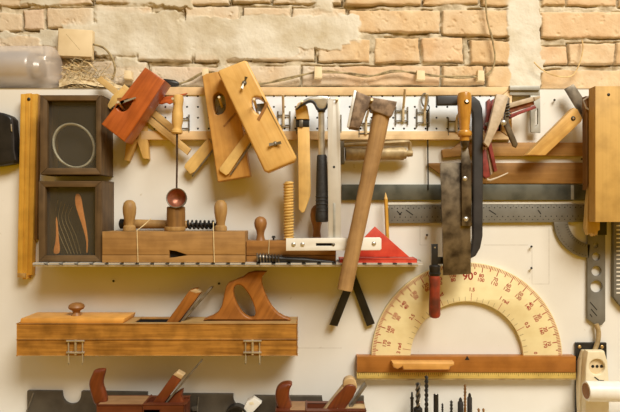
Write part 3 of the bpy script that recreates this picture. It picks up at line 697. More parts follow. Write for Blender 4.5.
t.part('shaft', P().lathe((321.4, 112, 31), (321.8, 156, 31), [(0, 3.1), (1, 3.4)], 'chrome', 18))
p = P(); p.lathe((321.8, 155, 31), (322, 222, 31), [(0, 4.4), (.02, 5), (.2, 5.4), (.5, 6), (.8, 6.2), (.9, 6.6), (.97, 6.7), (1, 5.6)], 'rubber', 20)
for k in range(6):
    y = 196 + k * 3.6; p.lathe((322, y, 31), (322, y + 1.4, 31), [(0, 6.1), (.5, 6.75), (1, 6.1)], 'rubber', 20)
t.part('grip', p, 'black rubber grip')
t = Thing('axe', 'axe with rusty head and long pale wooden handle hanging in front of the shelf', 'axe', (348, 292, 50))
p = P(); p.prism([(356.8, 90.9), (360, 92.3), (372.7, 97.2), (397.2, 101.4), (396, 106), (392.5, 115.5), (389, 117), (371.5, 110.5), (370, 106.5), (366.8, 110), (362.6, 121.5), (359.2, 129), (349.4, 127.2)], 60, 14, 'rust', 1.2, (), 2)
hd = t.part('axe_head', p, 'rusty steel head')
t.part('cutting_edge', P().prism([(354, 89.8), (357.2, 91), (349.8, 127.4), (347, 126.6)], 58.4, 5, 'edge', .5), 'bright cutting edge', hd)
p = P(); pts = spath([(383, 105, 53), (381, 116, 53), (376, 142, 53), (371, 165, 53), (365.4, 192, 53), (359.6, 220, 53), (353, 250, 53), (347.8, 275, 53), (344.8, 290, 53)], 5)
n = len(pts); rs = [9.2 - 1.5 * min(1, i / n * 2.2) for i in range(n)]
p.tube(pts, rs, 'axe', 16, False, .72)
t.part('axe_handle', p)

t = Thing('dividers', 'black steel dividers opening downward below the axe handle', 'dividers', (352, 325, 8))
t.part('divider_leg', P().prism([(349, 276), (356, 279), (337.5, 326.5), (329.5, 325)], 9, 3, 'black', .4))
t.part('divider_leg', P().prism([(349, 277), (355.5, 274), (375, 323.5), (367, 326.5)], 5.6, 3, 'black', .4))
t.part('pivot', P().lathe((352.3, 277.5, 2), (352.3, 277.5, 10), [(0, 3.4), (.9, 3.4), (1, 2.6)], 'wire', 14))

t = Thing('roller', 'olive metal hand roller hanging behind the axe handle', 'roller', (375, 162, 14))
t.part('cylinder', P().lathe((345, 154, 12), (406, 153.5, 12), [(0, 5), (.01, 6.6), (.96, 6.6), (.965, 5.4), (1, 5.4)], 'olive', 22))
t.part('yoke', P().tube(spath([(342.5, 153, 12), (342.5, 147, 13), (346, 145.2, 15), (372, 143.6, 19), (404, 141.8, 17), (409, 143, 14), (410, 148, 12), (410, 153, 12)], 5), 1.9, 'olive', 8))
t.part('end_plate', P().prism([(340.5, 141), (344, 141), (344.6, 163), (341, 163)], 20, 19.6, 'gray', .5))
t.part('end_nut', P().lathe((406, 153.5, 12), (412.5, 153.5, 12), [(0, 2.4), (.3, 3.6), (1, 3)], 'olive', 10))

p = P(); p.tube([(427.4, 110, 10), (427.8, 150, 5.5), (428.2, 190, 4.6)], .7, 'black', 6)
p.tube([(427.3 + 2 * math.cos(a), 107.8 + 3 * math.sin(a), 10) for a in [k * 2 * PI / 14 for k in range(14)]], .6, 'black', 6, True)
solo('metal_rod', 'thin dark rod hanging straight down from the ringed hook', 'rod', p, (428, 190, 5))

# ------------------------------------------------------------------ straightedges and rulers
solo('straightedge', 'upper pale brown wooden straightedge, partly behind the clamps', 'straightedge', P().prism(smooth([(441, 150), (446, 148.5), (452, 149), (459, 143), (464, 142)], 1)[:-2] + [(585, 142.5), (585, 156), (462, 156), (443, 157.5)], 4.6, 4.4, 'bar2', .5), (520, 156, 5), 'wooden straightedges at the right')
solo('straightedge', 'lower brown wooden straightedge with a slanted left end beside the rod', 'straightedge', P().prism([(428, 163), (585, 162.5), (585, 183.6), (455, 183.6), (429, 166)], 4.6, 4.4, 'bar', .5), (520, 183, 5), 'wooden straightedges at the right')
p = P(); p.box(342, 184.4, 590, 200, 4, 3.6, 'blade', .3); p.box(571, 185, 574, 199.5, 4.3, .6, 'grayl', .1)
solo('steel_blade', 'long dark steel blade below the brown straightedge', 'blade', p, (466, 200, 2))
solo('white_strip', 'thin white strip lying along the top edge of the grey ruler', 'strip', P().prism([(388, 202), (587, 201), (587, 203.8), (388, 204.8)], 1.5, 1.4, 'white', .3), (488, 204, 3))
t = Thing('angle_square', 'grey perforated angle square with long ruler, curved arc and holed leg', 'square', (594, 325, 4))
p = P(); p.prism([(389, 205.4), (586, 204.2), (586, 222), (389, 223.2)], 4, 2.3, 'gray', .3)
x = 392
while x < 584:
    k = (x - 389) / 197
    p.disc(x, 208.4 - k * 1.2, 4.15, .65, 'hole', 6); p.disc(x + 2.6, 217.2 - k * 1.2, 4.15, .6, 'hole', 6); p.disc(x, 220.4 - k * 1.2, 4.15, .5, 'hole', 6)
    p.line(x + 2.6, 206 - k * 1.2, x + 2.6, 207.6 - k * 1.2, 4.12, .35, 'blackink'); x += 5.4
for a in ((397, 211, 401, 215), (406, 210, 413, 215), (489, 210, 496, 214.5), (538, 210, 541, 214), (399, 215, 402, 212)): p.line(*a, 4.14, 1.0, 'blackink')
t.part('ruler_blade', p)
oc = (593, 219.5)
p = P(); p.prism(arc(oc[0], oc[1], 39, 184, 264, 18) + arc(oc[0], oc[1], 25, 264, 184, 18), 4, 2.3, 'gray', .3)
for k in range(1, 15):
    a = math.radians(186 + k * 5.2); p.disc(oc[0] + 36.5 * math.cos(a), oc[1] - 36.5 * math.sin(a), 4.15, .45, 'hole', 6)
    p.line(oc[0] + 26 * math.cos(a), oc[1] - 26 * math.sin(a), oc[0] + 28.5 * math.cos(a), oc[1] - 28.5 * math.sin(a), 4.12, .35, 'blackink')
t.part('arc', p)
circ = lambda x, y, r: [(x + r * math.cos(k * 2 * PI / 24), y + r * math.sin(k * 2 * PI / 24)) for k in range(24)]
p = P(); p.prism([(587.6, 224), (605.4, 224), (605.4, 321), (602, 325), (596, 325), (587.6, 319)], 4, 2.3, 'gray', .3, [circ(596, 245.3, 2.4), circ(596.4, 256.6, 4), circ(596.6, 271, 5), circ(596.6, 286.5, 6)])
for a in ((590, 302, 597, 310), (591, 309, 597, 316), (590, 314, 592, 317)): p.line(*a, 4.14, .9, 'blackink')
t.part('holed_leg', p)
t.part('leg_top', P().box(586.5, 208, 607, 235, 6.9, 2.8, 'black', .4), 'black top block')
p = P(); p.prism([(613.8, 215), (650, 215), (650, 312), (622, 307), (613.8, 297)], 6, 5, 'gray', .3)
for k in range(17): p.box(616.5, 225 + k * 4.2, 640, 226.4 + k * 4.2, 6.2, .5, 'white', .1)
solo('slotted_ruler', 'grey slotted metal ruler cut off by the right picture edge', 'ruler', p, (625, 305, 3))

# ------------------------------------------------------------------ saw, curved bar, red handled tool
t = Thing('hand_saw', 'old steel saw with a yellow turned handle hanging handle up', 'saw', (456, 275, 32))
t.part('saw_handle', P().lathe((464.3, 92.5, 38), (464.6, 141, 38), [(0, 4.5), (.02, 6.2), (.1, 7), (.3, 6.8), (.5, 6.0), (.7, 4.9), (.78, 4.8), (.8, 6.4), (.85, 7.2), (.9, 6.4), (.92, 4.8), (1, 4.6)], 'sawh', 22), 'yellow varnished handle')
t.part('handle_eyelet', P().dome(467, 101.5, 44.2, 2.6, 'black', .8), 'dark eyelet')
t.part('ferrule', P().lathe((464.6, 140, 38), (465, 148, 38), [(0, 4.6), (.7, 4.2), (1, 2.6)], 'steel', 16), 'steel ferrule')
st = t.part('tang_strip', P().prism([(462, 147), (468, 147), (471.5, 166), (471.5, 226), (462, 226), (461.5, 166)], 36, 2.6, 'steel', .4))
for x, y in ((465.3, 178.5), (466.3, 219)): t.part('rivet', P().dome(x, y, 36, 2.5, 'chrome', 1.2), None, st)
t.part('saw_plate', P().prism([(440.5, 162.5), (470.5, 162.5), (471, 274), (443.6, 275.4)], 33, 2.4, 'steel', .4))
solo('curved_bar', 'curved black steel bar bending down behind the yellow saw handle', 'bar', P().prism([(437, 95.4), (457, 95), (468, 94.6), (475, 96.6), (480, 101), (482.6, 108), (483.4, 120), (483, 236), (480.6, 248), (476, 256), (469.5, 259.4), (468.5, 257), (471.6, 250), (473.2, 238), (473.4, 120), (472.6, 112), (470, 107), (465, 104.6), (437, 105)], 28, 7, 'blackbar', 1.4, (), 2), (477, 258, 24))
t = Thing('scraper', 'small scraper with worn red handle hanging over the protractor', 'scraper', (435, 318, 26))
t.part('scraper_blade', P().box(431.8, 244, 438, 267, 28, 3, 'black', .4).box(437, 257, 446, 264, 27.5, 2.5, 'black', .4).disc(435, 247.5, 28.2, .8, 'olive', 8), 'black steel blade')
t.part('ferrule', P().lathe((434.8, 265, 26), (434.8, 275.5, 26), [(0, 4.6), (.1, 5.6), (.7, 5.4), (.75, 6.2), (1, 5.4)], 'black', 16), 'black ferrule')
t.part('scraper_handle', P().lathe((434.7, 275, 26), (434.6, 318, 26), [(0, 5), (.1, 5.8), (.4, 5.2), (.7, 5.8), (.92, 5.8), (.98, 4.6), (1, 2.5)], 'redh', 18), 'worn red handle')

# ------------------------------------------------------------------ clamps, bracket, bevel
t = Thing('spring_clamp', 'beige spring clamp with open jaws in front of the red clamps', 'clamp', (500, 147, 30), 'spring clamps beside the saw')
t.part('lever', P().prism([(496.5, 94), (506, 94.8), (508.5, 97), (505, 111), (500, 124), (488.6, 147.5), (483.8, 142.5), (488.5, 128)], 36, 5, 'beige', 1), 'beige upper lever')
t.part('lever', P().prism([(507.5, 96), (510, 98), (509, 122), (518.2, 144), (516.5, 147.5), (513.5, 146), (504, 124), (505, 113)], 31, 4, 'steel', .6), 'dark lower lever')
t.part('spring', P().helix((506.5, 104, 30), (508.5, 118, 30), 2.4, 5, .7, 'black'))
t.part('rivet', P().dome(504, 122.4, 36, 3, 'chrome', 1.5))
t = Thing('spring_clamp', 'dark red clamp pointing to the upper right under the grey bracket', 'clamp', (515, 118, 20), 'spring clamps beside the saw')
t.part('jaw', P().prism([(506, 104), (533, 96.5), (536.5, 98), (536, 100.5), (508, 108.5)], 26, 6, 'beige', .6), 'pale upper jaw')
t.part('jaw', P().prism([(505, 116), (535, 105), (536.8, 108), (520, 114), (506, 121)], 25, 7, 'redc', .6), 'red lower jaw')
t.part('jaw_lining', P().prism([(508, 108.8), (534, 101), (534.5, 104.5), (507, 114.5)], 23, 4, 'copper', .4))
t.part('tip', P().prism([(534, 97), (540, 95.6), (540.4, 97.8), (535, 101)], 27, 4, 'beige', .4))
t = Thing('spring_clamp', 'red clamp pointing straight down beside the curved bar', 'clamp', (490, 180, 20), 'spring clamps beside the saw')
t.part('jaw', P().prism([(484.2, 146), (488.5, 147), (494.5, 172), (497.5, 171), (491, 140), (499, 128), (496, 125), (486.5, 139)], 27, 6, 'redc', .5), 'red right jaw')
t.part('jaw', P().prism([(482.8, 150), (486, 149), (490.5, 176.5), (486, 178.5), (483.2, 176)], 28, 6, 'redc', .5), 'red left jaw')
t.part('jaw_lining', P().prism([(487, 150), (489, 150), (494, 173), (490.8, 175)], 24, 3, 'beige', .4), 'beige lining')
t.part('screw_tip', P().tube([(487, 179.5, 26), (490, 180.4, 27), (498, 177.5, 27), (508, 173, 26)], [1.6, 1.3, .8, .7], 'beige', 8))
t = Thing('spring_clamp', 'bright red clamp tips just right of the curved bar top', 'clamp', (491, 122, 20), 'spring clamps beside the saw')
t.part('jaw', P().prism([(487, 101), (490, 98.5), (493, 107), (491, 118), (486, 130), (483.8, 128), (487, 114)], 24, 6, 'redc', .7))
t.part('jaw', P().prism([(492.5, 99.5), (496.4, 97.5), (496, 106), (492, 121), (487, 133), (485.4, 130)], 20, 6, 'redc', .7))
t.part('pivot', P().lathe((487.5, 124, 14), (487.5, 124, 26), [(0, 2), (1, 2)], 'wire', 12))
t = Thing('metal_bracket', 'grey metal angle bracket at the right end of the pegboard', 'bracket', (526, 133, 2))
t.part('top_flange', P().box(510, 85.6, 540, 90, 12, 11.5, 'grayl', .3).box(510, 90.2, 540, 95, 9.5, 9, 'grayl', .3))
t.part('upright', P().prism([(530.5, 95), (540.3, 95), (540.6, 132.8), (531, 132.4)], 9, 3, 'grayl', .3, [[(535, 112), (538, 108), (538, 124), (535, 127)]]))

t = Thing('mitre_square', 'tilted angle tool with pale wooden stock and dark blade beside the light board', 'square', (540, 155, 16))
t.part('stock', P().prism([(526.2, 155), (545.5, 155.3), (581.5, 121.5), (582.8, 118), (577.5, 109), (574, 107.5)], 24, 9, 'stock', .8), 'pale wooden stock')
t.part('square_blade', P().prism([(565.2, 88.6), (573.8, 83.8), (588, 105), (591, 121), (588, 124), (580, 113)], 14.5, 3, 'steel', .3), 'dark steel blade')
t.part('pivot_screw', P().dome(573.7, 118.4, 24, 2.4, 'black', 1).lathe((573.7, 118.4, 24.9), (573.7, 118.4, 25.3), [(0, 1), (1, .8)], 'brass', 8))
t.part('locking_bracket', P().tube([(590, 95.8, 31), (583.0, 100.4, 31), (586.0, 107.6, 31), (590.4, 110, 31)], .9, 'chrome', 6), 'bright locking wire')

# ------------------------------------------------------------------ boards at the right
t = Thing('light_board', 'wide light wooden board standing at the right edge in front of the rulers', 'board', (618, 222, 34))
t.part('board_face', P().prism([(595.4, 86), (660, 86), (660, 222), (595.4, 222)], 44, 13, 'board', .5))
t.part('screw', P().dome(609, 94.5, 44, 1.6, 'black', .7))
rr = random.Random(9); bot = [(598, 231)] + [(597.5 - i * 1.15, 236.5 - (i % 2) * 3 - rr.uniform(0, 2.4)) for i in range(10)]
solo('splintered_board', 'narrow pale board with splintered bottom end behind the light board', 'board', P().prism([(590.5, 120), (600, 120), (600, 230)] + bot + [(585.8, 228), (587.4, 205), (590, 180)], 29, 6, 'boardedge', .3), (592, 236, 26))
solo('brown_lath', 'dark brown lath at the left edge of the light board', 'lath', P().prism([(586, 96), (590.3, 96), (590.2, 180), (586.4, 190)], 29, 8, 'brownv', .4), (587, 205, 18))

# ------------------------------------------------------------------ protractor
cx, cy, R0, R1 = 467.0, 358.0, 95.5, 56.5
t = Thing('protractor', 'large cream blackboard protractor with red degree marks and wooden base bar', 'protractor', (467, 380, 6))
p = P(); p.prism(arc(cx, cy, R0, 0, 180, 60) + arc(cx, cy, R1, 180, 0, 48), 5, 4.6, 'prot', .35)
dz = 5.12
for k in range(1, 180):
    a = math.radians(k); L = 8 if k % 10 == 0 else (5.4 if k % 5 == 0 else 3.2)
    c_, s_ = math.cos(a), math.sin(a); w = .8 if k % 5 == 0 else .55
    p.line(cx + (R0 - .8) * c_, cy - (R0 - .8) * s_, cx + (R0 - .8 - L) * c_, cy - (R0 - .8 - L) * s_, dz, w, 'redink')
    if k % 10 == 0 and k != 90:
        for r, tx in ((83.4, k), (79.2, 180 - k)):
            p.text(str(tx), cx + r * c_, cy - r * s_, dz, 4.9, a - PI / 2, 'redink')
p.text('90°', cx + 3, cy - 81.5, dz, 10.5, 0, 'redink')
for k in range(1, 32):
    a = k * .1; c_, s_ = math.cos(a), math.sin(a); L = 8 if k % 5 == 0 else 4.2
    p.line(cx + (R1 + .6) * c_, cy - (R1 + .6) * s_, cx + (R1 + .6 + L) * c_, cy - (R1 + .6 + L) * s_, dz, .4, 'redink' if k % 5 == 0 else 'wirec')
for v, s_ in ((.5, '0.5'), (1, '1 rad'), (1.5, '1.5'), (2, '2 rad'), (2.5, '2.5'), (3, '3 rad')):
    p.text(s_, cx + 68.5 * math.cos(v), cy - 68.5 * math.sin(v), dz, 5, v - PI / 2, 'redink')
p.text('0', cx + 68.5, cy - 5, dz, 4.6, -PI / 2, 'redink')
t.part('degree_arc', p, 'cream half-ring printed with red degrees')
p = P(); p.box(357, 356.6, 576, 372.4, 10, 9.6, 'protbar', .5)
p.prism([(464.8, 360), (469.6, 360), (467.2, 355.8)], 10.1, .6, 'blackink', .05)
b = t.part('base_bar', p, 'orange-brown wooden base bar')
p = P(); p.box(357, 372.4, 576, 378.6, 9, 8.6, 'rule', .2).box(357, 378.6, 576, 380.2, 8.6, 8.2, 'olive', .2)
for k in range(108): p.line(358.5 + 2 * k, 372.8, 358.5 + 2 * k, 374.6 + (1.6 if k % 10 == 0 else .8 if k % 5 == 0 else 0), 9.08, .3, 'blackink')
t.part('rule_strip', p, 'yellow graduated strip')
p = P(); p.prism([(392.5, 362.6), (454.5, 362.6), (454.5, 365.6), (450.5, 367), (449.5, 370.2), (403.5, 370.2), (402.5, 366.8), (398, 369.5), (394, 368), (392.5, 365.6)], 21, 11, 'prothandle', 1.6, (), 3)
t.part('grip', p, 'pale wooden grip')

# ------------------------------------------------------------------ socket and pipe
t = Thing('power_socket', 'cream power socket on a black plate at the lower right', 'socket', (592, 430, 2))
t.part('back_plate', P().prism([(576.5, 343), (607, 343), (608, 450), (576.5, 450)], 5, 4.6, 'black', 1), 'black back plate')
for x in (580, 602.5): t.part('screw', P().dome(x, 347, 5, 1.8, 'brass', .8))
def ringhole(px, py, r, n=28): return [(px + r * math.cos(2 * PI * q / n), py + r * math.sin(2 * PI * q / n)) for q in range(n)]
p = P(); p.prism([(588, 351.5), (604.6, 351.5), (607.6, 362), (609.5, 388), (609, 450), (586, 450), (585.4, 388), (586, 366)], 22, 9, 'cream', .9, [ringhole(597.2, 367, 7.9)], 2)
p.prism([(584, 351), (604.4, 351), (607.4, 362), (609, 388), (608.6, 450), (581, 450), (579, 388), (580, 363)], 12.8, 8, 'cream', 2, (), 2)
t.part('socket_body', p)
p = P().disc(597.2, 366.9, 18.6, 8.2, 'jbox', 28, .6)
for dx in (-4.3, 0, 4.3): p.disc(597.2 + dx, 366.4, 18.9, 1.5, 'hole', 12, .6)
t.part('socket_face', p)
t.part('mark', P().line(594.4, 377.0, 599, 380.4, 22.2, 1.2, 'hole').line(598.2, 380.2, 604, 380.6, 22.2, .8, 'hole'), 'small black mark')
t = Thing('power_cable', 'tan cable joining the grey angle square end and the cream socket', 'cable', (597, 350, 5))
t.part('cable_sheath', P().tube(spath([(596, 324, 5), (598.4, 331, 5.5), (598, 340, 6.5), (594.6, 350.5, 9)], 5), 2.3, 'cable', 10))
t = Thing('white_pipe', 'white plastic pipe end crossing in front of the cream socket', 'pipe', (604, 400, 44))
p = P()
A = W(586, 389.5, 38); B = W(680, 391.5, 52)
def ringpipe(r0, r1):
    pass
p.lathe((586, 391, 40), (680, 392.5, 40), [(0, 8.4), (0, 9.4), (.015, 10), (.35, 10), (.352, 9.6), (1, 9.6)], 'pvc', 28)
t.part('pipe_wall', p)
t.part('pipe_bore', P().lathe((585.6, 391, 40), (586.2, 391, 40), [(0, 7.6), (1, 7.6)], 'brown', 24), 'dark open bore')

# ------------------------------------------------------------------ drill bits
p = P(); p.wbox(-420, 420, -240, -225.8, .2, 60, 'paint', .5); o = p.build('trim_2', None, W(310, 440, 0)); o['kind'] = 'structure'; o['label'] = 'ledge along the bottom of the board'
bits = [(412, 392, 1.5, 'pin', 'thin black bit with a collar, leftmost of the drill row'), (418, 382, 2.1, 'tw', 'shiny twist bit in a wide ring, second from left in the drill row'), (426.4, 375, 1.6, 'tw', 'tallest black drill bit, below the protractor grip'), (436, 394, 2.1, 'cyl', 'plain dark cylinder standing right of the tallest bit'), (442.4, 403, .9, 'tw', 'short thin bit right of the plain cylinder'), (451.3, 400, 1.2, 'tw', 'short bit alone in the middle of the drill row'), (460.5, 397.5, 2.4, 'cyl2', 'thick dark bit left of the bronze bit'), (465, 384, 1.15, 'br', 'tall thin bronze drill bit'), (469.6, 393, 2.1, 'cyl2', 'thick dark bit right of the bronze bit'), (478.6, 408, 1.1, 'br', 'bronze bit barely showing, second from right in the drill row'), (483.4, 408, 1.1, 'br', 'bronze bit barely showing, rightmost of the drill row')]
for x, y, r, k, lb in bits:
    r *= 1.2
    t = Thing('drill_bit', lb, 'drill bit', (x, 440, 20), 'drill bits along the bottom edge')
    m = 'bronze' if k == 'br' else 'black'; d = 20.0
    if k in ('tw', 'br'):
        yb = 408 if y < 400 else 425
        t.part('flutes', P().lathe((x, y, d), (x, yb, d), [(0, .2), (.06, r * .7), (1, r * .7)], m, 10).helix((x, y + 1.5, d), (x, yb, d), r * .66, max(2, (yb - y) / (r * 5)), r * .42, 'steel' if (k == 'tw' and r > 2) else m, starts=2))
        t.part('shank', P().lathe((x, yb, d), (x, 440, d), [(0, r), (1, r)], m, 12))
        if r > 2: t.part('ring', P().lathe((x, 407.6, d + .4), (x, 440, d + .4), [(0, 3.6), (.02, 4.4), (1, 4.4)], 'black', 16))
    elif k == 'pin':
        t.part('tip', P().lathe((x, y, d), (x, 399, d), [(0, .6), (.1, 1), (1, 1)], m, 10))
        t.part('shank', P().lathe((x, 397.4, d), (x, 440, d), [(0, 2), (.03, 2), (.04, 1.5), (1, 1.5)], m, 12))
    elif k == 'cyl':
        t.part('shank', P().lathe((x, y, d), (x, 440, d), [(0, 1.6), (.01, r), (1, r)], 'black', 14)); t.part('end_face', P().lathe((x, y - .5, d), (x, y + .5, d), [(0, 1), (1, 1.7)], 'chrome', 12), 'bright end')
    else:
        t.part('tip', P().lathe((x, y, d), (x, y + 6, d), [(0, .6), (.3, r * .6), (1, r * .6)], m, 10))
        t.part('shank', P().lathe((x, y + 4, d), (x, 440, d), [(0, r * .8), (.03, r), (1, r)], 'blackbar', 12))

# ------------------------------------------------------------------ dark rack and lower planes
def notch(x0, x1, yb, n=12):
    c = (x0 + x1) / 2; r = (x1 - x0) / 2
    return [(x0, yb - r * 1.0)] + [(c - r * math.cos(PI * i / n), yb - r + r * math.sin(PI * i / n)) for i in range(n + 1)] + [(x1, yb - r)]
out = [(27, 391), (61, 391.5)] + notch(61.5, 81, 404.5) + [(81.2, 391.5), (147, 392.5)] + notch(147, 182, 415) + [(182, 394), (233, 394.5)] + notch(233, 253.5, 408) + [(253.6, 396), (322, 396.5)] + notch(322, 356, 414) + [(356, 396.8), (364, 396.8), (364, 450), (27, 450)]
solo('plane_rack', 'dark notched metal rack plate along the bottom left', 'rack', P().prism(out, 5, 4.6, 'darkrack', .4), (195, 450, 2))

LZ = -(405 - 206) * (DP - 52) / DP   # top of the lower planes in board units
def wx(px, d=52): return (px - 310) * (DP - d) / DP
t = Thing('jack_plane', 'dark red wooden plane with curved front horn at the bottom left', 'plane', (140, 440, 38), 'horned planes along the bottom edge')
p = P(); p.wbox(wx(97), wx(143), LZ - 40, LZ, 26, 52, 'darkh', 1).wbox(wx(143) + .1, wx(160), LZ - 40, LZ - 4, 26, 52, 'darkh', .5).wbox(wx(143) + .1, wx(184), LZ - 40, LZ, 46, 52, 'darkh', .6).wbox(wx(143) + .1, wx(184), LZ - 40, LZ, 26, 31, 'darkh', .6).wbox(wx(160) + .1, wx(184), LZ - 40, LZ - 2, 31, 46, 'darkh', .6)
p.wbox(wx(98), wx(142), LZ - .2, LZ + .35, 28, 50.5, 'deck', .2)
t.part('plane_body', p)
t.part('horn', P().prism(smooth([(93.4, 370), (104.4, 369), (104.6, 372), (102.6, 378), (101.6, 385), (104.4, 392), (107.4, 404.8), (94, 407), (91.2, 399.6), (88, 388), (88, 382), (91.4, 374)], 2), 46, 8, 'dark', 3.4, (), 4))
t.part('wedge', P().prism([(147, 410), (172.5, 375.4), (181, 380.4), (157.5, 412)], 44, 11, 'dark', .9).prism([(172.7, 375.2), (177, 371.8), (184, 375.6), (181, 380.2)], 43.4, 10, 'endgrain', 1.4, (), 2))
t.part('iron', P().prism([(158, 411), (199.8, 361.8), (200.8, 362.8), (159.6, 411.6)], 44, 11, 'wire', .3), 'dull steel iron')
t.part('tote', P().prism(smooth([(158, 407), (170, 398), (182, 389), (182.4, 393), (180.6, 397), (184.6, 405), (184, 410), (160, 410)], 1), 40, 9, 'dark', 2, (), 2))
t = Thing('jack_plane', 'dark wooden plane with curved horn just left of the drill bits', 'plane', (318, 450, 38), 'horned planes along the bottom edge')
LZ2 = -(411 - 206) * (DP - 52) / DP
p = P(); p.wbox(wx(276), wx(306), LZ2 - 30, LZ2, 26, 52, 'darkh', 1).wbox(wx(306) + .1, wx(366), LZ2 - 30, LZ2, 46, 52, 'darkh', .6).wbox(wx(306) + .1, wx(366), LZ2 - 30, LZ2, 26, 31, 'darkh', .6).wbox(wx(338), wx(366), LZ2 - 30, LZ2 - .5, 31.1, 45.9, 'endgrain', .6).wbox(wx(306) + .1, wx(337), LZ2 - 30, LZ2 - 7, 31.1, 45.9, 'darkh', .4)
p.wbox(wx(290), wx(305), LZ2 - .2, LZ2 + .35, 28, 50.5, 'deck', .2)
t.part('plane_body', p)
t.part('horn', P().prism(smooth([(274.6, 396), (276.6, 388), (283, 383.6), (293.4, 383.6), (289.4, 390.5), (288.8, 399), (291.4, 406), (293, 420), (279, 420), (276, 406)], 2), 46, 13, 'dark', 4, (), 4))
t.part('wedge', P().prism(smooth([(322, 416), (333, 399.6), (343, 388.6), (347.6, 384.8), (354.4, 385), (357.4, 391.8), (340, 416)], 1), 44, 11, 'dark', 1, (), 2).prism(smooth([(343, 388.4), (343.2, 381.4), (347.4, 377.6), (353.6, 378), (357.2, 384), (357.2, 390.6), (354, 385.4), (347.4, 384.8)], 1), 42.6, 9, 'endgrain', 1.2, (), 2).prism([(321, 414), (343.5, 386), (344, 390.5), (327, 412)], 42, 9, 'endgrain', .5))
t.part('iron', P().prism([(341, 418), (365.4, 384), (367, 386), (345, 418)], 40, 9, 'wire', .3), 'dull steel iron')
t = Thing('white_block', 'worn white plastic block tilted in the notch of the dark rack', 'block', (252, 420, 12))
t.part('block_body', P().prism([(247, 401.5), (253.5, 398), (261.4, 403.4), (253.4, 412), (247, 420), (241, 414)], 14, 8.8, 'white', .8))
t.part('stain', P().prism([(249, 402.6), (253, 401.6), (254, 404.6), (250, 405)], 14.2, .5, 'cream', .1))
p = P(); p.lathe((236, 418, 6), (236, 418, 16), [(0, 11.6), (1, 11.6), (1, 9.8), (.4, 9.6)], 'black', 28)
solo('round_lid', 'black round lid edge showing at the bottom below the white block', 'lid', p, (236, 425, 10))
solo('bolt', 'short grey bolt in front of the dark rack beside the first plane', 'bolt', P().lathe((192, 409, 8), (197, 408, 8), [(0, 1.8), (.3, 2.6), (1, 2.6)], 'wire', 10).tube([(198.5, 397, 6.5), (196.5, 420, 6.5)], .7, 'wire', 6), (196, 415, 7))
solo('nail', 'long thin nail leaning in the corner of the dark rack', 'nail', P().tube([(33.5, 393, 7), (26.5, 412, 7)], .7, 'wire', 6), (28, 410, 7))

# ------------------------------------------------------------------ long plane
t = Thing('jointer_plane', 'long honey-coloured jointer plane hung across the lower left of the board', 'plane', (157, 355, 20))
D0, D1 = 4, 38; HT = -110.0; HB = -139.5
def XD(px, d): return (px - 310) * (DP - d) / DP
def X38(px): return (px - 310) * (DP - 38) / DP
xa, xb = X38(17), X38(297); s0, s1 = XD(138, 20), XD(183, 20)
p = P()
for (z0, z1) in ((HB, -124.9), (-124.5, HT)):
    p.wbox(xa, xb, z0, z1, 31, D1, 'long', .7)
    p.wbox(xa, s0, z0, z1, D0, 31.0, 'long', .3).wbox(s1, xb, z0, z1, D0, 31.0, 'long', .3).wbox(s0, s1, z0, z1, D0, 12, 'long', .05)
p.wbox(s0, s1, HB, HB + 10, 12, 31, 'hole', 0)
p.wbox(s0, s1, -128, HT - .8, 11.9, 13, 'hole', 0).wbox(s0, s0 + 1, -128, HT - .8, 12, 31, 'hole', 0)
p.wbox(xa + 1, s0 - .2, HT - .1, HT + .12, D0 + 1, 31.2, 'longtop', 0).wbox(s1 + .2, xb - 1, HT - .1, HT + .12, D0 + 1, 31.2, 'longtop', 0).wbox(xa + 1, xb - 1, HT - .1, HT + .13, 31.2, D1 - .8, 'longtop', 0)
t.part('plane_body', p)
p = P()
def at(x, z, d): return Vector((x, -d, z)) * S
la, lb_, lc = X38(19), X38(126), X38(134)
zl0, zl1 = HT + .15, HT + 5
c0, c1 = XD(123, 37), XD(134.5, 5.5)
vs = [at(la, zl0, 37), at(c0, zl0, 37), at(c1, zl0, 5.5), at(la, zl0, 5.5), at(la + 1, zl1, 37), at(c0 + 1.5, zl1, 37), at(c1 + 1.5, zl1, 5.5), at(la + 1, zl1, 5.5)]
p._add(vs, [(0, 3, 2, 1), (4, 5, 6, 7), (0, 1, 5, 4), (1, 2, 6, 5), (2, 3, 7, 6), (3, 0, 4, 7)], 'lid')
bmesh.ops.bevel(p.bm, geom=p.bm.edges[:], offset=.9 * S, segments=2, affect='EDGES', profile=.5)
lid = t.part('lid', p, 'orange wooden lid')
t.part('lid_knob', P().lathe((76.5, 302.6, 22), (76.5, 316, 22), [(0, 2), (.04, 4.6), (.15, 7), (.32, 8), (.45, 7), (.58, 4), (.72, 3.4), (.85, 4.4), (1, 5.4)], 'knob2', 22), None, lid)
t.part('wedge', P().prism([(163.5, 326), (188.6, 291.4), (191, 289.6), (195.5, 288.6), (200.6, 293), (193.6, 302.4), (176, 326)], 27, 12, 'tote', 1.2, (), 2).prism([(189.4, 291), (195.6, 288.8), (200.2, 292.6), (196, 293.4)], 27.2, 11, 'endgrain', .5))
t.part('iron', P().prism([(176, 326), (209.6, 287.6), (211.6, 287.2), (211.4, 289), (181, 324)], 26, 11, 'wire', .3), 'dull steel iron')
hole = smooth([(233, 289), (236.4, 284.6), (241.6, 285.6), (246, 290.6), (251.4, 299), (255.4, 311), (254.6, 316.6), (250.4, 318.2), (244, 315), (238, 307.6), (233.6, 297)], 1)
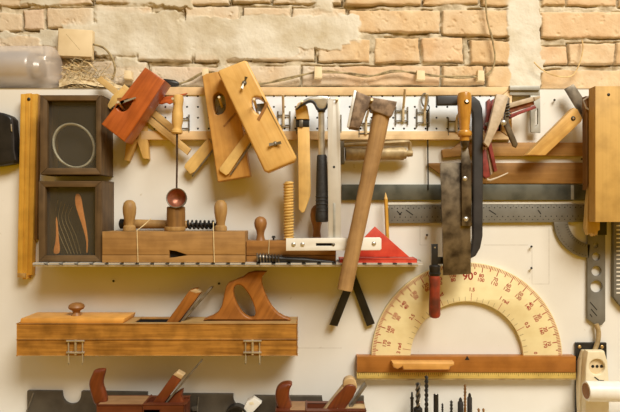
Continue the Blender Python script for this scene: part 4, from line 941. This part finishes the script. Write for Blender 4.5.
t.part('tote', P().prism([(203, 321), (204, 319), (212, 315.8), (218, 312), (221.6, 306), (223, 299), (224.4, 292), (226, 286), (228.6, 282.6), (236, 279.6), (243, 276.6), (248, 272.8), (254, 271.2), (262, 271), (267, 271.4), (264.6, 273.8), (261.6, 277.6), (261.6, 283), (264, 291), (267.6, 299.6), (272, 307), (278, 313.4), (284, 316.8), (290, 318.6), (290.6, 321)], 26, 9, 'tote', 1.6, [hole], 2), 'curved wooden handle with oval grip hole')
def wirehook(x, lb):
    t = Thing('wire_bracket', lb, 'bracket', (x, 356, 20), 'wire brackets under the long plane')
    p = P()
    for dx in (-7, 7): p.tube([(x + dx, 340.4, 39.3), (x + dx, 355.5, 39.3), (x + dx, 362.5, 39), (x + dx * 1, 364, 33), (x + dx, 360, 1)], .75, 'chrome', 6)
    t.part('prong', p)
    p = P()
    for y in (341, 352.6): p.tube([(x - 9, y, 40.2), (x + 9, y, 40.2)], 1.0, 'chrome', 6)
    t.part('crossbar', p)
    t.part('centre_peg', P().tube([(x, 339.6, 39.6), (x, 355, 39.6)], 1.3, 'olive', 8))
wirehook(75.5, 'wire bracket holding the left end of the long plane')
wirehook(252.5, 'wire bracket holding the right end of the long plane')

# ------------------------------------------------------------------ small nails in the board
for x, y, lb in ((531.5, 247, 'small dark nail in the white board left of the curved arc'), (427, 235.5, 'small dark nail in the white board left of the saw plate'), (113.5, 281.5, 'small dark nail below the two-knob plane and shelf'), (219, 284, 'small dark nail above the wedge of the long plane'), (554.5, 100.5, 'small dark nail between the grey bracket and the tilted square'), (582, 159.5, 'small dark nail between the straightedge and the light board'), (531.5, 268.5, 'tiny nail in the white board above the protractor, lowest of three'), (185, 322 - 25, 'tiny nail in the board over the wedge')):
    if y == 297: continue
    solo('nail', lb, 'nail', P().lathe((x, y, .1), (x, y - .6, 4), [(0, .5), (.7, .5), (.75, 1.2), (1, 1.0)], 'black', 8), (x, y, 1), 'nails in the white board')

# ------------------------------------------------------------------ light, world, camera
w = bpy.data.worlds.new('World'); bpy.context.scene.world = w; w.use_nodes = True
nt = w.node_tree; N = nt.nodes.new; k = nt.links.new
tc = N('ShaderNodeTexCoord'); sx_ = N('ShaderNodeSeparateXYZ'); mr = N('ShaderNodeMapRange')
mr.inputs['From Min'].default_value = -.1; mr.inputs['From Max'].default_value = .8
k(tc.outputs['Generated'], sx_.inputs[0]); k(sx_.outputs['Z'], mr.inputs['Value'])
r = ramp(nt, (.48, .25, .0, 1), (.19, .22, .26, 1), 0.0, 1.0); k(mr.outputs[0], r.inputs[0])
k(r.outputs[0], nt.nodes['Background'].inputs[0]); nt.nodes['Background'].inputs[1].default_value = 1.0
def area(name, loc, aim, sx, sy, en, col):
    l = bpy.data.lights.new(name, 'AREA'); l.shape = 'RECTANGLE'; l.size = sx; l.size_y = sy; l.energy = en; l.color = col
    o = bpy.data.objects.new(name, l); C.objects.link(o); o.location = loc
    o.rotation_euler = (Vector(aim) - Vector(loc)).to_track_quat('-Z', 'Y').to_euler(); return o
area('ceiling_lamp', (1.3, -2.5, 2.75), (.0, 0, -.1), 2.0, 1.5, 206, (1.0, .965, .87))
cam = bpy.data.cameras.new('Camera'); cam.sensor_width = 36; cam.lens = 36 * DP / 620; cam.clip_start = .01
co = bpy.data.objects.new('Camera', cam); C.objects.link(co); co.location = (0, -DP * S, 0); co.rotation_euler = (PI / 2, 0, 0)
sc = bpy.context.scene; sc.camera = co
sc.view_settings.view_transform = 'Standard'; sc.view_settings.look = 'None'; sc.view_settings.exposure = 0; sc.view_settings.gamma = 1
sc.view_settings.use_curve_mapping = False
